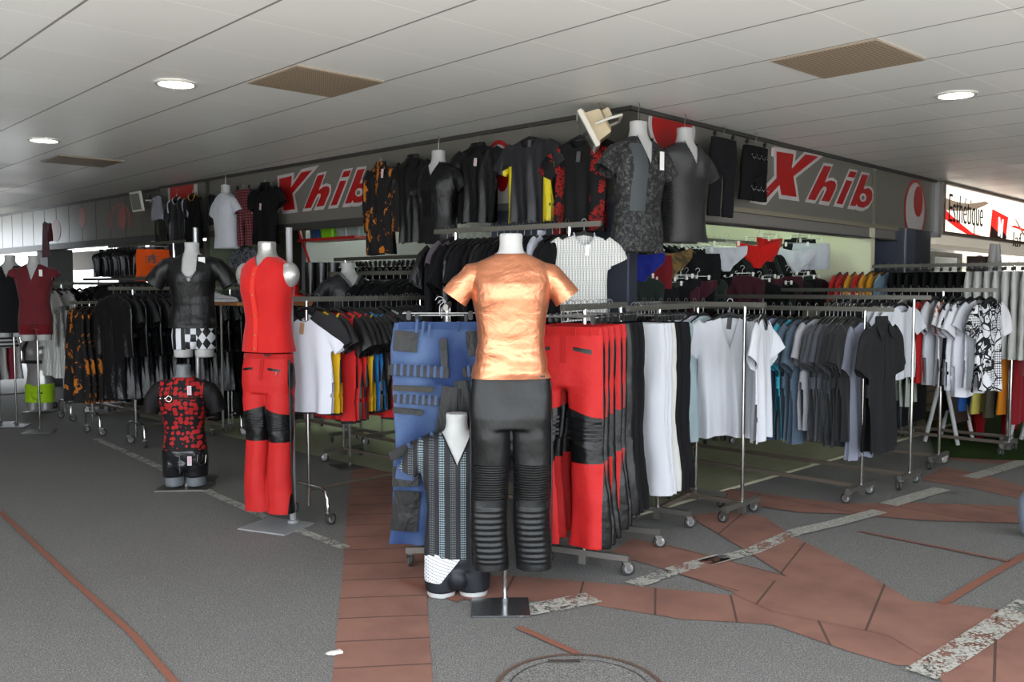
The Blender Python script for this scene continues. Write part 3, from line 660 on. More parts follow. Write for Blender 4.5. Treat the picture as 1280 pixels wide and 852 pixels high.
for k, sd in enumerate((0.3, 1.1, 2.2)): G['pants%d' % k] = pants_mesh('pants', seed=sd)
G['pants_wide'] = pants_mesh('pants_wide', 1.12, 0.24, 0.035, 0.0, 0.125, 0.15, seed=0.8)
G['shorts'] = pants_mesh('shorts', 0.50, 0.21, 0.035, 0.01, 0.105, 0.12, seed=0.5, rise=0.24)
G['capri'] = pants_mesh('capri', 0.80, 0.215, 0.035, 0.01, 0.105, 0.095, seed=0.6, rise=0.26)
def briefs_mesh(seed=0.0, W=0.19, Hh=0.24, drape=0.02, top=-0.085):
    bm = bmesh.new(); rows = [(0, 1.0), (0.12, 1.04), (0.35, 1.0), (0.6, 0.62), (0.8, 0.32), (1.0, 0.20)]
    rings_loft(bm, [sell(0, -0.01*f, top-Hh*f, W*w_, 0.028*(1.15-f*0.4), 40, 2.4) for f, w_ in rows])
    me = fuse(bm, 0.009, 3, 0.5, 'briefs')
    def fn(co, no):
        co = co.copy(); h = np.clip((top-co[:, 2])/Hh, 0, 1)
        co[:, 1] += 0.012*h*np.sin(co[:, 0]*42+seed*4)+nz(co, (14, 6, 12), seed)*0.018
        co[:, 2] += -drape*(1-(co[:, 0]/W)**2)*(1-h); return co
    return warp(me, fn)
G['briefs0'] = briefs_mesh(0.2); G['briefs1'] = briefs_mesh(1.6, 0.2, 0.27, 0.05); G['trunks'] = pants_mesh('trunks', 0.30, 0.2, 0.03, 0.0, 0.1, 0.095, seed=1.4, rise=0.2)
G['shiny'] = shirt_mesh('shiny', 0.36, 0.24, 0.22, None, T=0.04, seed=2.4, neck=None, fold=0.03)
COLLAR = collar_mesh(); NECK_R = trim_neck('round'); NECK_V = trim_neck('v', vdepth=0.20)

def garment(shape, loc, rz, name, label, cat, mats, group=None, sc=1.0, hanger='shirt', extra=(), hm=None, tagm=None, tagpos=(0.06, -0.055, -0.2), sx=1.0, sz=1.0, tilt=0.0):
    o = link(name, G[shape] if isinstance(shape, str) else shape, mats, None, loc, rz); tag(o, label, cat, group)
    o.scale = (sc*sx, sc, sc*sz)
    if tilt: o.rotation_euler = (0, tilt, rz)
    if hanger: link('hanger', {'shirt': H_S, 'clip': H_C, 'small': H_SM}[hanger], [WIRE, hm or PLAST], o)
    if 'collar' in extra: link('collar', COLLAR, mats, o)
    if 'neck' in extra: link('neckband', NECK_R, extra['neck'] if isinstance(extra, dict) else mats, o)
    if 'vneck' in extra: link('neckband', NECK_V, extra['vneck'] if isinstance(extra, dict) else mats, o)
    if tagm: t = link('price_tag', TAGME, tagm, o, tagpos); t.rotation_euler = (0, 0.12, 0)
    return o

# ------------------------------------------------------------------ racks
STEEL = plain('rack_steel', srgb(128, 125, 120), 0.38, 0.8); CHROME = plain('chrome', srgb(205, 205, 204), 0.14, 1.0); RAILM = plain('rail_grey', srgb(120, 118, 110), 0.35, 0.7)
RUB = plain('caster_rubber', srgb(44, 43, 42), 0.6); RUBG = plain('caster_grey', srgb(120, 120, 120), 0.5)
def caster(parent, p, rz=0.0, grey=False):
    f = bmesh.new(); R0 = 0.042
    for s in (-1, 1):
        vs = [(s*0.018, -0.012, -0.004), (s*0.018, 0.03, -0.004), (s*0.018, 0.034, -R0-0.01), (s*0.018, 0.014, -R0-0.012)]
        a = [f.verts.new(v) for v in vs]; b = [f.verts.new((v[0]+s*0.003, v[1], v[2])) for v in vs]
        f.faces.new(a); f.faces.new(b[::-1])
        for i in range(4): f.faces.new((a[i], a[(i+1) % 4], b[(i+1) % 4], b[i]))
    box(f, (0, 0.008, -0.004), (0.044, 0.046, 0.006)); tube(f, [(0, 0, 0.012), (0, 0, -0.004)], 0.013, 12); tube(f, [(-0.024, 0.024, -0.043), (0.024, 0.024, -0.043)], 0.005, 8)
    c = link('caster', mesh(f), STEEL, parent, p, rz)
    bm = bmesh.new(); rg = [[Vector((x, 0.024+r*math.cos(2*PI*k/24), -0.043+r*math.sin(2*PI*k/24))) for k in range(24)] for x, r in ((-0.0125, 0.024), (-0.0125, 0.036), (-0.008, 0.042), (0.008, 0.042), (0.0125, 0.036), (0.0125, 0.024))]
    rings_loft(bm, rg, 0); 
    for s in (-1, 1): rings_loft(bm, [[Vector((s*x, 0.024+r*math.cos(2*PI*k/20), -0.043+r*math.sin(2*PI*k/20))) for k in range(20)] for x, r in ((0.0125, 0.027), (0.0145, 0.024), (0.0145, 0.004))], 1)
    link('wheel', mesh(bm), [RUBG if grey else RUB, plain('wheel_hub', srgb(150, 150, 150), 0.35, 0.5)], c)
CH = 0.085
def rack(P, D, L, rail_z, label, near=0.25, style='square', foot=0.52, far=0.2, two=False, group=None, dark=False, oneend=False):
    """P = foot of the near post, D = direction along the rail, L = post spacing"""
    D = Vector((D[0], D[1], 0)).normalized(); root = empty('garment_rack', (P[0], P[1], 0), rotfor(D), label, 'clothes rack', group)
    st = STEEL
    bm = bmesh.new(); box(bm, (0, L/2+(far-near)/2, 0), (0.026, L+near+far, 0.036), bev=0.005); r = link('rail', mesh(bm), RAILM, root, (0, 0, rail_z-0.012))
    for k, y in enumerate((0, L)):
        bm = bmesh.new(); tube(bm, [(0, 0, CH+0.02), (0, 0, rail_z-0.02)], 0.0135, 14); link('post', mesh(bm), CHROME, root, (0, y, 0))
        if style == 'square':
            bm = bmesh.new(); box(bm, (0, 0, CH+0.02), (foot, 0.035, 0.035), bev=0.003); box(bm, (0, 0, CH-0.02), (0.045, 0.045, 0.05)); link('foot', mesh(bm), st, root, (0, y, 0))
            zc = CH+0.0
        else:
            bm = bmesh.new(); h = foot/2
            tube(bm, [(-h, 0, CH+0.005), (-h, 0, CH+0.10), (-h+0.03, 0, CH+0.145), (-h+0.08, 0, CH+0.16), (0, 0, CH+0.16), (h-0.08, 0, CH+0.16), (h-0.03, 0, CH+0.145), (h, 0, CH+0.10), (h, 0, CH+0.005)], 0.0125, 12)
            link('foot', mesh(bm), CHROME, root, (0, y, 0)); zc = CH+0.0
        for s in (-1, 1): caster(root, (s*(foot/2-0.03 if style == 'square' else foot/2), y, zc), R_.uniform(-1.2, 1.2))
    bm = bmesh.new(); zb = CH+0.02 if style == 'square' else CH+0.16
    if style == 'square': box(bm, (0, L/2, zb), (0.03, L, 0.03))
    else: tube(bm, [(0, 0, zb-0.03), (0, L, zb-0.03)], 0.011, 10)
    link('base_bar', mesh(bm), plain('base_bar_worn', srgb(104, 92, 82), 0.5, 0.4), root)
    return root, D
def along(P, D, t, z): return Vector((P[0], P[1], 0))+Vector((D[0], D[1], 0)).normalized()*t+Vector((0, 0, z))

# ================================================================== MANNEQUINS (local: origin = top of the neck, front = -y)
TOR = [(0.0, .061, .060, 0), (-.05, .057, .058, 0), (-.09, .064, .064, 0), (-.115, .095, .072, 0), (-.14, .150, .082, 0), (-.18, .185, .098, -.003), (-.25, .190, .116, -.008), (-.33, .180, .120, -.010),
       (-.43, .158, .106, -.006), (-.53, .147, .098, 0), (-.61, .155, .103, .003), (-.70, .168, .112, .006), (-.78, .170, .112, .004)]
def body_mesh(name='body', low=-0.97, arms=True, flatb=1.0, cut_low=None):
    bm = bmesh.new(); rows = [r for r in TOR if cut_low is None or r[0] >= cut_low]
    rings_loft(bm, [sell(0, cy, z, rx, ry*flatb, 36, 2.25) for z, rx, ry, cy in rows])
    if arms:
        for s in (-1, 1): ball(bm, (s*.190, 0, -.225), (.066, .062*flatb, .085))
    if cut_low is None:
        for s in (-1, 1): limb(bm, [(s*.080, .004, -.70), (s*.084, .004, -.80), (s*.086, 0, -.88), (s*.087, 0, low)], [(.080, .10), (.085, .10), (.081, .09), (.076, .083)], 28)
    me = fuse(bm, 0.009, 5, 0.5, name)
    def fn(co, no):
        co = co.copy(); f = (no[:, 1] < -0.2)
        pec = np.exp(-((np.abs(co[:, 0])-.085)/.055)**2-((co[:, 2]+.29)/.06)**2)*0.016
        col = np.exp(-((co[:, 2]+.135)/.012)**2)*np.clip(np.abs(co[:, 0])/.06, 0, 1)*0.004
        co[:, 1] -= np.where(f, pec+col, 0); return co
    return warp(me, fn)
BODY = body_mesh(); BODY_T = body_mesh('half_body', cut_low=-0.64); BODY_N = body_mesh('armless', arms=False); BODY_TN = body_mesh('half_armless', cut_low=-0.64, arms=False)
def worn_top(name, L=0.72, ease=0.012, slv='short', neck='round', waist=0.0, hem=0.0, seed=0.0, voxel=0.009, wr=0.006, bunch=0.0, vd=0.17, slo=None, top=-0.100, vw=0.06):
    bm = bmesh.new(); rg = []
    rows = [(z, rx, ry, cy) for z, rx, ry, cy in TOR if -L < z < top-0.003]
    last = rows[-1]; rows.append((-L, last[1]+hem, last[2]+hem*0.6, last[3]))
    rg.append(sell(0, 0, top, 0.072+ease*0.4, 0.070+ease*0.4, 36, 2.2))
    for z, rx, ry, cy in rows:
        lo = max(0, min(1, (-z-0.35)/0.25)); rg.append(sell(0, cy, z, rx+ease+waist*lo, ry+ease+waist*lo*0.6, 36, 2.35))
    rings_loft(bm, rg)
    if slv:
        sp = {'short': ([(.120, 0, -.180), (.190, 0, -.212), (.240, 0, -.262), (.300, 0, -.345)], [(.045, .068), (.060, .072), (.062, .070), (.064, .062)]),
              'mid': ([(.130, 0, -.175), (.195, 0, -.21), (.245, 0, -.285), (.285, 0, -.41)], [(.060, .072), (.072, .074), (.068, .070), (.064, .066)]),
              'cap': ([(.150, 0, -.19), (.195, 0, -.22), (.222, 0, -.27)], [(.070, .075), (.078, .076), (.072, .072)])}[slv]
        if slo: sp = slo
        for s in (-1, 1): limb(bm, [(s*a, b, c) for a, b, c in sp[0]], [(r1+ease*0.3, r2) for r1, r2 in sp[1]])
    me = fuse(bm, voxel, 4, 0.5, name)
    pl = [((0, 0, -L+0.014), (0, 0, -1), lambda c: abs(c.x) < 0.235)]
    if slv:
        for s in (-1, 1):
            a_, b_ = Vector(sp[0][-2]), Vector(sp[0][-1]); a_.x *= s; b_.x *= s; d_ = (b_-a_).normalized(); pl.append((b_-d_*0.022, d_, lambda c, s=s: c.x*s > 0.205))
    crisp(me, pl)
    def fn(co, no):
        co = co.copy(); n1 = nz(co, (7, 5, 5), seed*5.1+2); n2 = nz(co, (5, 4, 17), seed*3.3+9); n3 = nz(co, (16, 9, 7), seed+4)
        h = np.clip((-co[:, 2]-0.42)/0.2, 0, 1); sl = np.clip((np.abs(co[:, 0])-.20)/.04, 0, 1)
        d = wr*(n1+0.45*n3)+bunch*n2*h+sl*0.008*n3
        pec = np.exp(-((np.abs(co[:, 0])-.085)/.06)**2-((co[:, 2]+.29)/.07)**2)*0.012*(no[:, 1] < -0.2)
        co += no*d[:, None]; co[:, 1] -= pec
        return co
    warp(me, fn)
    if neck == 'v': me = cut(me, lambda c, n: c.z > top-vd*(1-abs(c.x)/vw) and abs(c.x) < vw and c.y < 0.03)
    elif neck == 'deep': me = cut(me, lambda c, n: c.z > -0.335 and abs(c.x) < 0.060*min(1, (c.z+0.335)/0.10) and c.y < 0.03)
    return me
def vtrim(top=-0.10, vd=0.17, vw=0.06, ease=0.012, r=0.004, deep=False):
    bm = bmesh.new(); pts = []
    ys = lambda x, z: -np.interp(-z, [0.10, .115, .14, .18, .25, .33, .4], [.07, .078, .088, .105, .128, .140, .125])*math.sqrt(max(0.05, 1-(x/.2)**2))-ease+0.006
    N = 9
    for k in range(-N, N+1):
        f = abs(k)/N; x = vw*f*(1 if k > 0 else -1); z = top-vd*(1-f)
        if deep: z = -0.335+0.10*min(1, f)+0.135*max(0, f-0.5)*2; x = 0.060*min(1, f*2)*(1 if k > 0 else -1) if f < .5 else 0.060*(1 if k > 0 else -1); z = -0.335+0.20*f if f < .5 else -0.235+0.27*(f-.5)
        pts.append((x, ys(x, z), z))
    tube(bm, pts, r, 8); return mesh(bm)
WHM = plain('mannequin_white', srgb(174, 174, 173), 0.42, 0, 0.35); GRM = plain('mannequin_grey', srgb(104, 108, 112), 0.45); SLM = plain('mannequin_silver', srgb(172, 170, 168), 0.30, 0.55)
def mannequin(name, p, rz, ztop, label, mat, mesh_=None, pole=None, plate=None, tilt=0, pmat=None):
    root = empty(name, (p[0], p[1], ztop), rz, label, 'mannequin'); b = link('torso', mesh_ or BODY, mat, root)
    if pole:
        bm = bmesh.new(); px, py, zt, r = pole; tube(bm, [(px, py, zt), (px, py, -ztop+0.008)], r, 14); link('pole', mesh(bm), pmat or CHROME, root)
    if plate:
        bm = bmesh.new(); box(bm, (plate[2], plate[3], -ztop+0.006), (plate[0], plate[1], 0.010), bev=0.002); tube(bm, [(pole[0], pole[1], -ztop+0.01), (pole[0], pole[1], -ztop+0.03)], pole[3]*1.7, 16); link('base_plate', mesh(bm), plate[4], root)
    return root
def wear(name, me, m_, label, cat, mats, off=(0, 0, 0), kids=()):
    o = link(name, me, mats, None, Vector(m_.location)+Matrix.Rotation(m_.rotation_euler[2], 3, 'Z') @ Vector(off), m_.rotation_euler[2]); tag(o, label, cat)
    for nm, km, kmat, kp in kids: link(nm, km, kmat, o, kp)
    return o
def bxm(s, bev=0.002):
    bm = bmesh.new(); box(bm, (0, 0, 0), s, bev=bev); return mesh(bm)

# ---- front mannequin: rose gold t-shirt and black biker trousers
m = M('rose_gold_fabric', 0.27, 0.80, 0.5); n = m.noise(8, 4, 0.55, 0.8, sc3=(1, 1, 1.2)); n2 = m.noise(4.5, 3, 0.5, 1.2, sc3=(1, 1, 1.5))
m.base(m.mix(n, srgb(196, 124, 90), srgb(212, 144, 110))); m.bump(n*0.35+n2*0.9, 0.42, 0.035); m.rough(m.noise(16, 3)*0.14+0.27); GOLD = m.mat
m1 = mannequin('mannequin', (-0.005, 4.60), math.radians(2), 1.925, 'white headless mannequin on a steel pole at the front, in gold and black', WHM, BODY_TN, pole=(-0.03, 0.06, -0.75, 0.011), plate=(0.30, 0.27, -0.055, -0.02, plain('scuffed_steel', srgb(128, 128, 130), 0.25, 0.85, bump=0.1, bscale=12)))
GT = worn_top('gold', 0.742, 0.016, 'short', 'round', waist=0.012, hem=0.022, seed=0.8, wr=0.0035, bunch=0.012, voxel=0.0065)
nb = bmesh.new(); tube(nb, [(0.079*math.cos(2*PI*k/32), 0.076*math.sin(2*PI*k/32)-0.006, -0.104-0.014*(-math.sin(2*PI*k/32))) for k in range(33)], 0.005, 8); NBAND = mesh(nb)
wear('t_shirt', GT, m1, 'shiny rose gold t-shirt on the white mannequin at the front', 't-shirt', GOLD, kids=[('neckband', NBAND, GOLD, (0, 0, 0)), ('hem_label', bxm((0.022, 0.003, 0.009), 0.001), plain('label_black', (0.01, 0.01, 0.01, 1), 0.5), (0.155, -0.112, -0.715))])
LEA_MAT = leather('matte_black_leather', srgb(22, 23, 24), 0.40, 0.35)
BK = pants_mesh('biker', 1.03, 0.212, 0.085, 0.006, 0.106, 0.094, seed=0.3, voxel=0.0075, top=0.0, rise=0.26, fold=0.004, knee=0.098,
                ribs=[(0.70, 0.975, 0.0300, 0.008)])
mk = M('biker_leather', 0.38, 0, 0.34); d = mk.z*-1; kz = d.between(0.47, 0.655); rb = ((d+mk.x.abs()*0.0)*(1/0.0125)).fract()
nn = mk.noise(6, 4, sc3=(1, 1, .6)); mk.base(srgb(16, 17, 18)); mk.bump(nn*1.6+kz*((rb-0.5).abs()*-1.0)*0.9, 0.7, 0.014); LEA_MAT = mk.mat
tro = wear('trousers', BK, m1, 'black leather-look biker trousers with ribbed knees on the front mannequin', 'trousers', LEA_MAT, (0.0, 0, -0.70))
sb_ = bmesh.new()
for s in (-1, 1): tube(sb_, [(s*0.202, -0.02, -0.05), (s*0.208, -0.03, -0.3), (s*0.207, -0.03, -0.55), (s*0.208, -0.02, -0.8), (s*0.204, -0.01, -1.0)], 0.0045, 6)
link('side_seam', mesh(sb_), leather('seam_black', srgb(26, 26, 28), 0.4), tro)

# ---- small bust standing on the ground: striped mesh top
m = M('mesh_stripes', 0.75, 0, 0.3); xs = (m.x+0.5)/0.056; st = (xs.fract()-0.5).abs(); wide = st.gt(0.26)
net = ((m.x*420+m.z*260).sin()*(m.x*420-m.z*260).sin()).gt(0.12); alt = xs.floor().fmod2()
n3 = ((m.x*300).sin()*(m.z*300).sin()).gt(0.1)
m.base(m.mix(wide, m.mix(net, srgb(26, 27, 30), m.mix(alt, srgb(88, 92, 97), srgb(132, 148, 156))), srgb(34, 34, 37))); m.bump(net+wide*2, 0.4, 0.002); NETM = m.mat
m5 = mannequin('mannequin', (-0.295, 4.80), math.radians(4), 0.985, 'small white bust standing on the pavement in a striped mesh top', WHM, body_mesh('small_body', low=-0.985, arms=False))
SVT = ([(.130, 0, -.175), (.190, .0, -.205), (.235, .01, -.26), (.275, .015, -.335)], [(.050, .065), (.060, .07), (.056, .06), (.052, .055)])
blk = cloth('black_knit', srgb(24, 24, 26), 0.9)
wear('mesh_top', worn_top('mesh_top', 0.775, 0.010, 'cap', 'v', waist=0.002, seed=1.4, voxel=0.007, wr=0.004, vd=0.165, vw=0.078, slo=SVT), m5, 'black and grey striped net top on the small white bust', 'top', [NETM], kids=[('neckband', vtrim(vd=0.165, vw=0.078, r=0.0045), blk, (0, 0, 0))])
def trunks_worn(name, z0=-0.66, z1=-0.90, ease=0.010, seed=0.0, pouch=True):
    bm = bmesh.new(); rings_loft(bm, [sell(0, cy, z, rx+ease, ry+ease, 36, 2.3) for z, rx, ry, cy in [(z0, .163, .108, .004)]+[r for r in TOR if z1 < r[0] < z0]+[(max(z1+0.05, -0.83), .165, .105, .004)]])
    for s in (-1, 1): limb(bm, [(s*.080, .004, -.72), (s*.084, .004, -.80), (s*.086, 0, z1)], [(.082+ease, .10+ease), (.085+ease, .10+ease), (.080+ease, .088+ease)], 28)
    if pouch: ball(bm, (0, -0.09, z0-0.13), (.05, .045, .06))
    me = fuse(bm, 0.008, 4, 0.5, name)
    def fn(co, no): co = co+no*(nz(co, (12, 9, 12), seed)*0.004)[:, None]; return co
    return warp(me, fn)
m = M('black_white_trunks', 0.5, 0, 0.4); msk = (m.z+0.895-((m.x+0.09).max(0.0))*1.3).gt(0.0)
holes = ((m.x*3.0+m.z*9.0)*6).fract().lt(0.35)*((m.x*95).fract().lt(0.5)); m.base(m.mix(msk, srgb(22, 24, 30), m.mix(holes, srgb(214, 216, 222), srgb(60, 62, 70)))); TR5 = m.mat
wear('trunks', trunks_worn('t5', -0.74, -0.955), m5, 'black trunks with a white perforated hip on the small bust', 'trunks', TR5)

# ---- red mannequin on the left
m2 = mannequin('mannequin', (-1.665, 6.17), math.radians(-24), 1.965, 'silver headless mannequin in a red top and red trousers', SLM, BODY_T, pole=(0.085, 0.13, 0.10, 0.022), plate=(0.40, 0.34, 0.03, 0.02, plain('painted_grey', srgb(140, 140, 142), 0.5)), pmat=plain('painted_grey', (0, 0, 0, 1)))
REDC = cloth('red_jersey', srgb(188, 28, 27), 0.7, 0.03, 0.1, 0.3); REDT = cloth('red_twill', srgb(214, 38, 34), 0.8, 0.05, 0.1, 0.3)
bmx = bmesh.new(); box(bmx, (-0.02, -0.128, -0.42), (0.035, 0.012, 0.56), bev=0.004)
PLK = mesh(bmx); PLK = warp(PLK, lambda co, no: co)
rt = wear('sleeveless_top', worn_top('red_top', 0.76, 0.010, None, 'v', waist=0.008, hem=0.01, seed=2.2, voxel=0.008, wr=0.008, vd=0.075, vw=0.05), m2, 'red sleeveless button-front top on the silver mannequin', 'top', REDC)
kb = bmesh.new()
ysf = lambda z: -np.interp(-z, [0.10, .14, .18, .25, .33, .43, .53, .61, .70, .78], [.078, .10, .112, .138, .148, .128, .114, .118, .126, .13])-0.003
P = [Vector((-0.008, ysf(z), z)) for z in [-0.17-0.057*i for i in range(11)]]
rings_loft(kb, [[p+Vector((-0.02, 0.008, 0)), p+Vector((0.02, 0.008, 0)), p+Vector((0.018, -0.003, 0)), p+Vector((-0.018, -0.003, 0))] for p in P]); link('placket', mesh(kb), cloth('red_placket', srgb(212, 46, 36), 0.6), rt)
for z in (-0.22, -0.36, -0.50, -0.63, -0.72):
    b_ = bmesh.new(); tube(b_, [(0, 0, 0), (0, -0.004, 0)], 0.006, 10); link('button', mesh(b_), plain('brass', srgb(170, 140, 80), 0.3, 0.8), rt, (-0.008, ysf(z)-0.002, z))
def biker_mat(name, c, k0, k1, top=0.0, edge=0.19, rough=0.7):
    m = M(name, rough, 0, 0.35); d = m.z*-1+top
    slope = m.x.abs()*-0.28
    knee = (d+slope).gt(k0-0.03)*d.lt(k1)*m.y.lt(0.03); side = m.x.abs().gt(edge); zip_ = (d-0.105+m.x.abs()*-0.12).abs().lt(0.008)*m.x.abs().between(0.06, 0.155)*m.y.lt(0)
    bk = knee.max(side).max(zip_); n = m.noise(8, 4)
    m.base(m.mix(bk, m.mix(n, c, tuple(x*0.85 for x in c[:3])+(1,)), srgb(12, 12, 13))); m.rough(bk*-0.35+rough)
    ribs = ((d+slope)*(1/0.022)).fract()*knee*((d+slope).lt(k0+0.13)); seam = ((m.x.abs()).lt(0.003)*d.lt(0.22)).max((d-0.042).abs().lt(0.002)).max(((m.x-0.035)+d*0.05).abs().lt(0.002)*d.lt(0.17)).max((d-0.05-(m.x.abs()-0.12)*0.9).abs().lt(0.002)*m.x.abs().gt(0.11)*d.lt(0.17))
    m.bump(ribs+n*1.6+seam*-0.7+m.noise(300, 1)*0.05, 0.7, 0.012); return m.mat
RP = pants_mesh('red_pants', 1.11, 0.195, 0.085, 0.0, 0.098, 0.098, seed=1.3, voxel=0.009, top=0.0, rise=0.25, fold=0.005)
t2 = wear('trousers', RP, m2, 'red trousers with black ribbed knees on the silver mannequin', 'trousers', biker_mat('red_biker_worn', srgb(182, 26, 25), 0.40, 0.61, 0.0, 0.189), (0, 0, -0.745))
link('waist_label', bxm((0.05, 0.004, 0.012)), plain('label_black', (0.01, 0.01, 0.01, 1)), t2, (0.06, -0.092, -0.02)); link('zip_pull', bxm((0.006, 0.004, 0.03)), CHROME, t2, (0.135, -0.095, -0.14))
ss = bmesh.new(); tube(ss, [(0.194, -0.03, -0.05), (0.198, -0.03, -0.4), (0.195, -0.02, -0.75), (0.195, 0, -1.08)], [0.007, 0.007, 0.006, 0.006], 8); link('side_stripe', mesh(ss), leather('stripe_leather', srgb(26, 26, 28), 0.35, 0.6), t2)

# ---- laced black shirt mannequin with argyle trunks, on the tall pole
m3 = mannequin('mannequin', (-2.70, 7.66), math.radians(6), 2.035, 'white headless mannequin in a laced black shirt above the skull-print bust', WHM, pole=(0.005, 0.11, 0.13, 0.022), plate=(0.3, 0.3, 0, 0.04, STEEL), pmat=plain('pole_silver', srgb(150, 150, 150), 0.3, 0.7))
BLK_SAT = leather('black_satin', srgb(16, 16, 17), 0.40, 0.6)
SL3 = ([(.130, 0, -.175), (.195, 0, -.205), (.262, 0, -.275), (.330, 0, -.375)], [(.060, .072), (.074, .075), (.074, .072), (.076, .070)])
t3 = wear('laced_shirt', worn_top('laced', 0.735, 0.014, 'short', 'deep', waist=0.012, hem=0.01, seed=3.1, wr=0.008, bunch=0.012, slo=SL3, voxel=0.008), m3, 'black satin shirt with a deep laced neckline on the white mannequin', 'shirt', BLK_SAT)
lc = bmesh.new()
for k in range(10):
    z = -0.275-0.042*k; y = float(ysf(z))-0.018; wd = 0.045-0.003*k if k < 3 else 0.012
    tube(lc, [(-wd, y+0.004, z), (0, y-0.002, z-0.02), (wd, y+0.004, z-0.04)], 0.0022, 6); tube(lc, [(wd, y+0.004, z), (0, y-0.002, z-0.02), (-wd, y+0.004, z-0.04)], 0.0022, 6)
link('lacing', mesh(lc), plain('lace_black', (0.012, 0.012, 0.012, 1), 0.5), t3)
link('price_tag', TAGME, TAGW, t3, (0.10, -0.10, -0.16)).scale = (1.6, 1, 0.9)
m = M('argyle_trunks', 0.6, 0, 0.4); a = ((m.x*8+m.z*5).fract().gt(0.5)); b = ((m.x*8-m.z*5).fract().gt(0.5)); dia = (a-b).abs(); chk = (((m.x*9).fract().gt(0.5))-((m.z+0.02)*8).fract().gt(0.5)).abs(); vs = ((m.x+0.2)*13).fract().gt(0.55)
f_ = m.mix(m.x.gt(0.045), m.mix(m.x.gt(-0.045), m.mix(vs, srgb(208, 208, 214), srgb(22, 22, 24)), m.mix(chk, srgb(208, 208, 214), srgb(22, 22, 24))), m.mix(dia, srgb(208, 208, 214), srgb(22, 22, 24))); m.base(f_)
wear('trunks', trunks_worn('t3', -0.715, -0.905, seed=2.0), m3, 'black and white argyle trunks under the laced black shirt', 'trunks', m.mat)

# ---- skull print bust on the ground
m4 = mannequin('mannequin', (-2.70, 7.40), math.radians(3), 1.025, 'grey headless bust standing on the pavement in a skull-print top', GRM, body_mesh('skull_body', low=-1.0), pole=(0, 0.02, -0.9, 0.01), plate=(0.42, 0.28, 0, 0, STEEL))
m = M('skull_print', 0.7, 0, 0.3); v1 = m.vor(25, sc3=(1, 0.5, 1), rnd=0.55); v2 = m.vor(62, sc3=(1, 0.6, 1)); isl = m.x.abs().gt(0.175)*m.z.gt(-0.42)
rd = v1.lt(0.49)*(v2.lt(0.22)*v1.lt(0.25)).inv(); m.base(m.mix(rd*isl.inv(), srgb(14, 12, 14), srgb(160, 26, 28))); SK = m.mat
t4 = wear('raglan_top', worn_top('skull', 0.71, 0.010, 'mid', 'round', seed=4.0, voxel=0.009, wr=0.004), m4, 'red skull-print top with black sleeves on the grey bust', 'top', SK, kids=[('price_tag', TAGME, TAGM, (0.085, -0.135, -0.20))])
hb = bmesh.new(); tube(hb, [(-0.19, -0.02, -0.275), (-0.15, -0.105, -0.27), (-0.08, -0.143, -0.265), (0.0, -0.142, -0.262), (0.08, -0.146, -0.265), (0.15, -0.108, -0.268), (0.19, -0.02, -0.275)], 0.009, 8)
tube(hb, [(-0.075, -0.05, -0.125), (-0.072, -0.11, -0.19), (-0.07, -0.143, -0.26)], 0.008, 8)
h_ = link('chest_harness', mesh(hb), leather('harness_leather', srgb(34, 32, 30), 0.4), None, m4.location, m4.rotation_euler[2]); tag(h_, 'black leather chest strap with studs over the skull-print top', 'harness')
for x in (-0.15, -0.11, -0.03, 0.01, 0.05):
    b_ = bmesh.new(); ball(b_, (0, 0, 0), (0.008, 0.004, 0.008), seg=10); link('stud', mesh(b_), CHROME, h_, (x, -0.150+abs(x+0.05)*0.25, -0.265))
b_ = bmesh.new(); tube(b_, [(0.022*math.cos(2*PI*k/20), 0, 0.022*math.sin(2*PI*k/20)) for k in range(21)], 0.003, 6); link('ring', mesh(b_), CHROME, h_, (-0.072, -0.155, -0.265))
m = M('black_vinyl', 0.22, 0, 0.5); m.base(srgb(22, 22, 25)); m.bump(m.noise(12, 3), 0.4, 0.02); MATS['black_vinyl'] = m.mat
s4 = wear('shorts', trunks_worn('t4', -0.69, -0.925, 0.014, seed=5.0), m4, 'black shiny shorts with a zip and chain on the grey bust', 'shorts', m.mat, kids=[('zip', bxm((0.006, 0.004, 0.15)), CHROME, (0.0, -0.150, -0.80)), ('price_tag', TAGME, TAGM, (0.075, -0.134, -0.775))])
b_ = bmesh.new(); tube(b_, [(0.13, -0.10, -0.73), (0.135, -0.125, -0.78), (0.16, -0.115, -0.82), (0.185, -0.08, -0.80), (0.187, -0.06, -0.74)], 0.003, 6); link('chain', mesh(b_), CHROME, s4)

# ---- far left mannequins
m6 = mannequin('mannequin', (-5.43, 10.3), math.radians(14), 2.02, 'white mannequin in a maroon v-neck shirt at the far left', WHM, BODY_N, pole=(0.0, 0.05, -0.8, 0.012), plate=(0.3, 0.3, 0, 0, DARKP))
wear('v_neck_shirt', worn_top('maroon', 0.80, 0.012, 'cap', 'v', seed=5.0, vd=0.20, vw=0.065, voxel=0.010), m6, 'maroon v-neck shirt on the far left mannequin', 'shirt', cloth('maroon', srgb(104, 34, 40), 0.8), kids=[('price_tag', TAGME, TAGW, (0.10, -0.135, -0.2)), ('neckband', vtrim(vd=0.20, vw=0.065), cloth('maroon_trim', srgb(70, 24, 28), 0.8), (0, 0, 0))])
wear('briefs', trunks_worn('t6', -0.80, -0.90, seed=7, pouch=False), m6, 'dark red briefs under the maroon v-neck shirt', 'briefs', cloth('dark_red', srgb(110, 20, 26), 0.8))
m7 = mannequin('mannequin', (-5.95, 10.75), math.radians(10), 2.04, 'white mannequin in a black tank dress behind the maroon shirt', WHM, pole=(0.0, 0.05, -0.8, 0.012), plate=(0.3, 0.3, 0, 0, DARKP))
